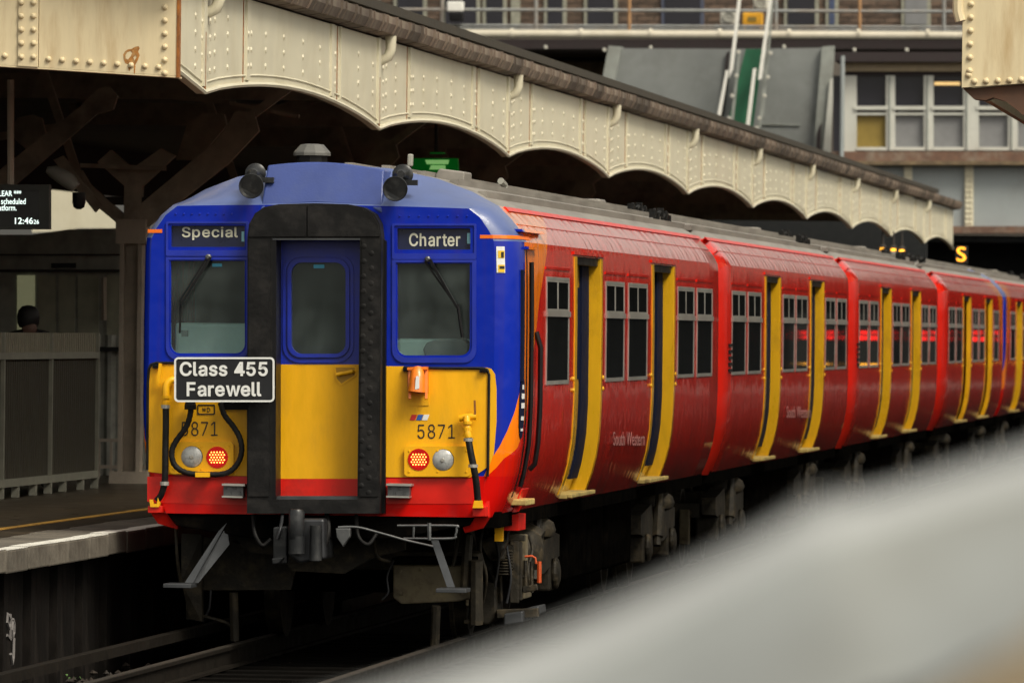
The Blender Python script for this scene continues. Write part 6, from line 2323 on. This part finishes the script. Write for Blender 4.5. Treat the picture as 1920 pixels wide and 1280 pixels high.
# yellow grit bin and white units by the walkway
gbn = empty('equipment_box', at(1410, 50, WKY + 1))
tag(gbn, 'yellow equipment box on legs on the walkway between the white rails', 'box')
bx('box', 1392, 24, 1429, 48, WKY + 1, 0.5, 'box_yellow', gbn, 0.03)
for x in (1394, 1425):
    bx('leg', x, 48, x + 4, 60, WKY + 1.1, 0.1, 'box_yellow', gbn)
bx('slot', 1402, 32, 1418, 40, WKY + 0.98, 0.02, 'ochre_panel', gbn)
for k, (x0, y0, x1, y1, lab) in enumerate(((1350, 17, 1383, 47, 'white fan unit on the walkway, left of the yellow box'), (1412, -5, 1440, 18, 'white unit on the wall right above the yellow box'))):
    f = empty('fan_unit', at(x0, y1, WKY + 2))
    tag(f, lab, 'fan unit')
    bx('case', x0, y0, x1, y1, WKY + 2, 0.4, 'machine_white', f, 0.04)
    m = MB()
    m.lathe(at((x0 + x1) / 2, (y0 + y1) / 2, WKY + 1.97), [(0.14, 0.0), (0.14, -0.03), (0.10, -0.03), (0.09, 0.0), (0.03, -0.01)], 'Y', 16)
    m.build('fan_grille', 'lamp_grey', f, smooth=True)

# office block with the windows, standing on the footbridge
OY = 130.0
ob_ = empty('bridge_office', at(1750, 300, OY))
tag(ob_, 'white framed office windows on the footbridge at the upper right', 'building')
bx('roof_edge', 1565, 98, 2300, 116, OY - 0.4, 5, 'dark_purple', ob_)
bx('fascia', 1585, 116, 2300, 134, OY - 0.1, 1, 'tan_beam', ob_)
bx('head_strip', 1585, 134, 2300, 142, OY, 1, 'dark_purple', ob_)
bx('back_wall', 1565, 142, 2300, 300, OY + 0.3, 1, 'dark_purple', ob_)
bx('side_bay', 1562, 142, 1580, 300, OY + 0.1, 0.5, 'office_glass', ob_)
m = MB()
m.tube([at(1580, 105, OY - 0.5), at(1578, 310, OY - 0.5)], 0.05, 8)
m.build('downpipe', 'bridge_panel', ob_, smooth=True)
bx('corner_post', 1583, 142, 1606, 284, OY, 0.3, 'window_white', ob_)
xs = [(1606, 1661, 'office_glass', 'ochre_panel'), (1678, 1732, 'office_glass', 'office_panel'), (1750, 1806, 'office_glass', 'office_panel'), (1835, 1890, 'office_glass', 'office_panel'), (1908, 1960, 'office_glass', 'office_panel'), (1978, 2030, 'office_glass', 'office_panel')]
for i, (x0, x1, a, b) in enumerate(xs):
    w = bx('window', x1, 142, xs[i + 1][0] if i + 1 < len(xs) else x1 + 20, 282, OY - 0.02, 0.3, 'window_white', ob_)
    bx('glazing_bar', x0 - 4, 199, x1 + 4, 206, OY - 0.05, 0.2, 'window_white', w)
    bx('glazing_bar', x0, 211, x1, 216, OY + 0.0, 0.2, 'window_white', w)
    bx('pane', x0, 143, x1, 199, OY + 0.12, 0.05, a, w)
    bx('lower_panel', x0, 216, x1, 276, OY + 0.12, 0.05, b, w)
    bx('sill', x0, 276, x1, 282, OY - 0.04, 0.2, 'window_white', w)
    cx_ = x1 + 8
    bx('mullion', x1 + 5, 143, x1 + 8, 282, OY - 0.06, 0.04, 'lead_light', w)
bx('lit_tube', 1752, 154, 1800, 160, OY + 0.09, 0.03, 'lit_tube', ob_) if 'lit_tube' in MATS else None
# footbridge girder below
fb_ = empty('footbridge', at(1700, 430, OY - 1))
tag(fb_, 'pale blue grey footbridge side with cream riveted stiffeners and rusty ledge', 'footbridge')
bx('ledge', 1560, 284, 2300, 302, OY - 0.4, 2, 'bridge_rust', fb_)
bx('ledge_top', 1560, 302, 2300, 309, OY - 0.6, 2, 'stone_cornice', fb_)
xs = [(1480, 1695), (1710, 1809), (1825, 1945), (1962, 2080), (2096, 2300)]
for x0, x1 in xs:
    bx('panel', x0, 309, x1, 424, OY - 0.2, 0.2, 'bridge_panel', fb_)
for a, b in zip(xs, xs[1:]):
    s = bx('stiffener', a[1], 309, b[0], 424, OY - 0.3, 0.3, 'cream', fb_)
    m = MB()
    for k in range(11):
        for dx in (4, 11):
            m.lathe(at(a[1] + dx, 318 + 10 * k, OY - 0.3), [(0.035, 0.0), (0.02, -0.03)], 'Y', 6)
    m.build('rivets', 'cream', s)['kind'] = 'stuff'
bx('bottom_flange', 1480, 424, 2300, 437, OY - 0.6, 1.5, 'bridge_rust', fb_)
# black sheet for the shade under the bridge, extended unseen to darken reflections
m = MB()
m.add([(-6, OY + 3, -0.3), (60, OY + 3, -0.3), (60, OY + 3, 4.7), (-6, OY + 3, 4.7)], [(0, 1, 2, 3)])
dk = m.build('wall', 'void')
tag(dk, 'black sheet standing in for the shade under the footbridge', 'wall')
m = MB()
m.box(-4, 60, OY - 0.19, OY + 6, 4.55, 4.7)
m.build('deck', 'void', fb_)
# illuminated route letter S
SYY = 112.0
sg = empty('route_indicator', at(1803, 500, SYY))
tag(sg, 'glowing orange letter S above the distant carriage roof', 'indicator')
text('S', 1794, 463, 1811, 490, SYY, 'lit_orange', sg, bold=0.0, thick=0.02)
bx('backing', 1792, 461, 1814, 494, SYY + 0.2, 0.1, 'void', sg)
for k, (x, y) in enumerate(((1655, 467), (1675, 468), (1691, 470))):
    l = empty('canopy_lamp', at(x, y, 95))
    tag(l, ['leftmost', 'middle', 'rightmost'][k] + ' of three small yellow lamps above the far carriage roof', 'lamp', 'yellow lamps under the far canopy')
    m = MB()
    m.lathe(at(x, y, 95), [(0.02, -0.025), (0.05, -0.015), (0.05, 0.012), (0.03, 0.02)], 'Z', 10)
    m.build('bulb', 'lit_amber', l, smooth=True)
    m = MB()
    m.lathe(at(x, y - 6, 95), [(0.08, -0.02), (0.03, 0.03), (0.012, 0.3)], 'Z', 10)
    m.build('shade', 'soffit', l)
# dark walls added to keep light out from under the canopy
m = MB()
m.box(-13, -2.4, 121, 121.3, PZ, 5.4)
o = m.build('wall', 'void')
tag(o, 'dark end wall added far back under the platform canopy to shut out light', 'wall')
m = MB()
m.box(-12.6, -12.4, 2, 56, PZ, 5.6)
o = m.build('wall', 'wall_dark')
tag(o, 'dark back wall added along the far side of the platform to shut out light', 'wall')

# ------------------------------------------------------------------ pale panel right in front of the lens
fo = empty('barrier_panel', atz(1700, 2200, PZ))
fo.location = (at(1700, 1400, -53).x, -53, PZ)
tag(fo, 'large pale grey smooth barrier close to the lens, far out of focus', 'barrier')
rowsA = [[(60, 1330), (420, 1292), (640, 1268), (1016, 1150), (1240, 1052), (1383, 985), (1470, 925), (1528, 846), (1610, 925), (1720, 872), (1930, 815), (2300, 700)],
         [(300, 1420), (560, 1352), (760, 1295), (1050, 1195), (1260, 1095), (1400, 1025), (1500, 968), (1560, 950), (1640, 935), (1740, 905), (1930, 850), (2300, 740)],
         [(600, 1520), (800, 1420), (930, 1330), (1120, 1235), (1310, 1130), (1440, 1060), (1530, 1010), (1590, 1000), (1680, 975), (1760, 950), (1930, 905), (2300, 800)],
         [(800, 1800), (1000, 1700), (1100, 1620), (1260, 1500), (1420, 1420), (1500, 1380), (1600, 1330), (1650, 1310), (1720, 1300), (1800, 1260), (1930, 1190), (2300, 1100)]]
deps = [-54.7, -55.1, -55.4, -55.55]
n = len(rowsA[0])
P_ = [[at(x, y, Y) for x, y in r] for r, Y in zip(rowsA, deps)]
skirt = [p + Vector((0, 0.25, -0.25)) for p in P_[0]]


def strip(rows_, nm, m_):
    mb = MB()
    for r in rows_:
        mb.v += [tuple(p) for p in r]
    for i in range(len(rows_) - 1):
        for k in range(n - 1):
            mb.f.append((i * n + k, i * n + k + 1, (i + 1) * n + k + 1, (i + 1) * n + k))
    o = mb.build(nm, m_, fo, smooth=True)
    sb = o.modifiers.new('sub', 'SUBSURF')
    sb.levels = sb.render_levels = 2
    return o


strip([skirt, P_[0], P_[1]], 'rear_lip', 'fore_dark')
strip([P_[1], P_[2]], 'ridge', 'fore_highlight')
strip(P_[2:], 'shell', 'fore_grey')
m = MB()
m.tube([at(1760, 1405, -55.9), at(1880, 1335, -55.9), at(1970, 1275, -55.9), at(2050, 1185, -55.9), at(2130, 1075, -55.9)], 0.022, 8)
m.build('trim', 'fore_tan', fo, smooth=True)
m = MB()
m.prism([at(1820, 1435, -55.95), at(1920, 1360, -55.95), at(2000, 1300, -55.95), at(2065, 1205, -55.95), at(2160, 1075, -55.95), at(2350, 1030, -55.95), at(2350, 1530, -55.95), at(1750, 1530, -55.95)], (0, 0.05, 0))
m.build('dark_insert', 'fore_black', fo)

# ------------------------------------------------------------------ next train indicators under the footbridge, off to the right
for k in range(4):
    x = 4.2 + 1.3 * k
    nb = empty('train_indicator', (x, OY - 4, 3.0))
    tag(nb, 'red and amber lit train indicator hanging under the footbridge, number %s from the track' % ['one', 'two', 'three', 'four', 'five'][k], 'indicator', 'train indicators under the footbridge')
    m = MB()
    m.box(x - 0.5, x + 0.5, OY - 4, OY - 3.85, 1.55, 2.95)
    m.build('case', 'screen_black', nb)
    m = MB()
    for r_ in range(2):
        xx = x - 0.44
        while xx < x + 0.30:
            w = random.uniform(0.04, 0.10)
            m.box(xx, xx + w, OY - 4.01, OY - 4.0, 2.42 - r_ * 0.18, 2.51 - r_ * 0.18)
            xx += w + random.uniform(0.08, 0.3)
    m.build('red_text', 'lit_red', nb)['kind'] = 'stuff'
    m = MB()
    for r_ in range(1):
        xx = x - 0.3
        while xx < x + 0.2:
            w = random.uniform(0.04, 0.1)
            m.box(xx, xx + w, OY - 4.01, OY - 4.0, 1.66 - r_ * 0.14, 1.70 - r_ * 0.14)
            xx += w + 0.06
    m.build('amber_text', 'lit_amber', nb)['kind'] = 'stuff'
    m = MB()
    m.tube([(x, OY - 3.9, 2.95), (x, OY - 0.3, 4.6)], 0.03, 6)
    m.build('hanger', 'soffit', nb)

m = MB()
m.box(-12.62, -12.5, 56, 121, 4.45, 5.4)  # dark backdrop added to cover the bright gap below the eave
o = m.build('eave_backdrop', 'soffit')
tag(o, 'dark backdrop added along the rear eave of the platform canopy', 'board')
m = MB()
m.box(-60, -12.7, 88, 88.3, PZ - 1.1, 3.9)  # dark backdrop added to shut off brightness, slotted for the far girder
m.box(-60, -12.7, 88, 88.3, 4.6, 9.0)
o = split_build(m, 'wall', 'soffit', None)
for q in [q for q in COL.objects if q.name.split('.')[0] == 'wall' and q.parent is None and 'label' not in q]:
    tag(q, 'dark backdrop added beyond the waiting room', 'wall', 'dark backdrops beyond the platform')

# posts that carry the pale barrier
for px_, py_ in ((1420, 1430), (2150, 1150)):
    p = at(px_, py_, -55.1)
    m = MB()
    m.box(p.x - 0.03, p.x + 0.03, -55.0, -54.94, PZ, p.z + 0.02)
    m.build('post', 'fore_dark', fo)
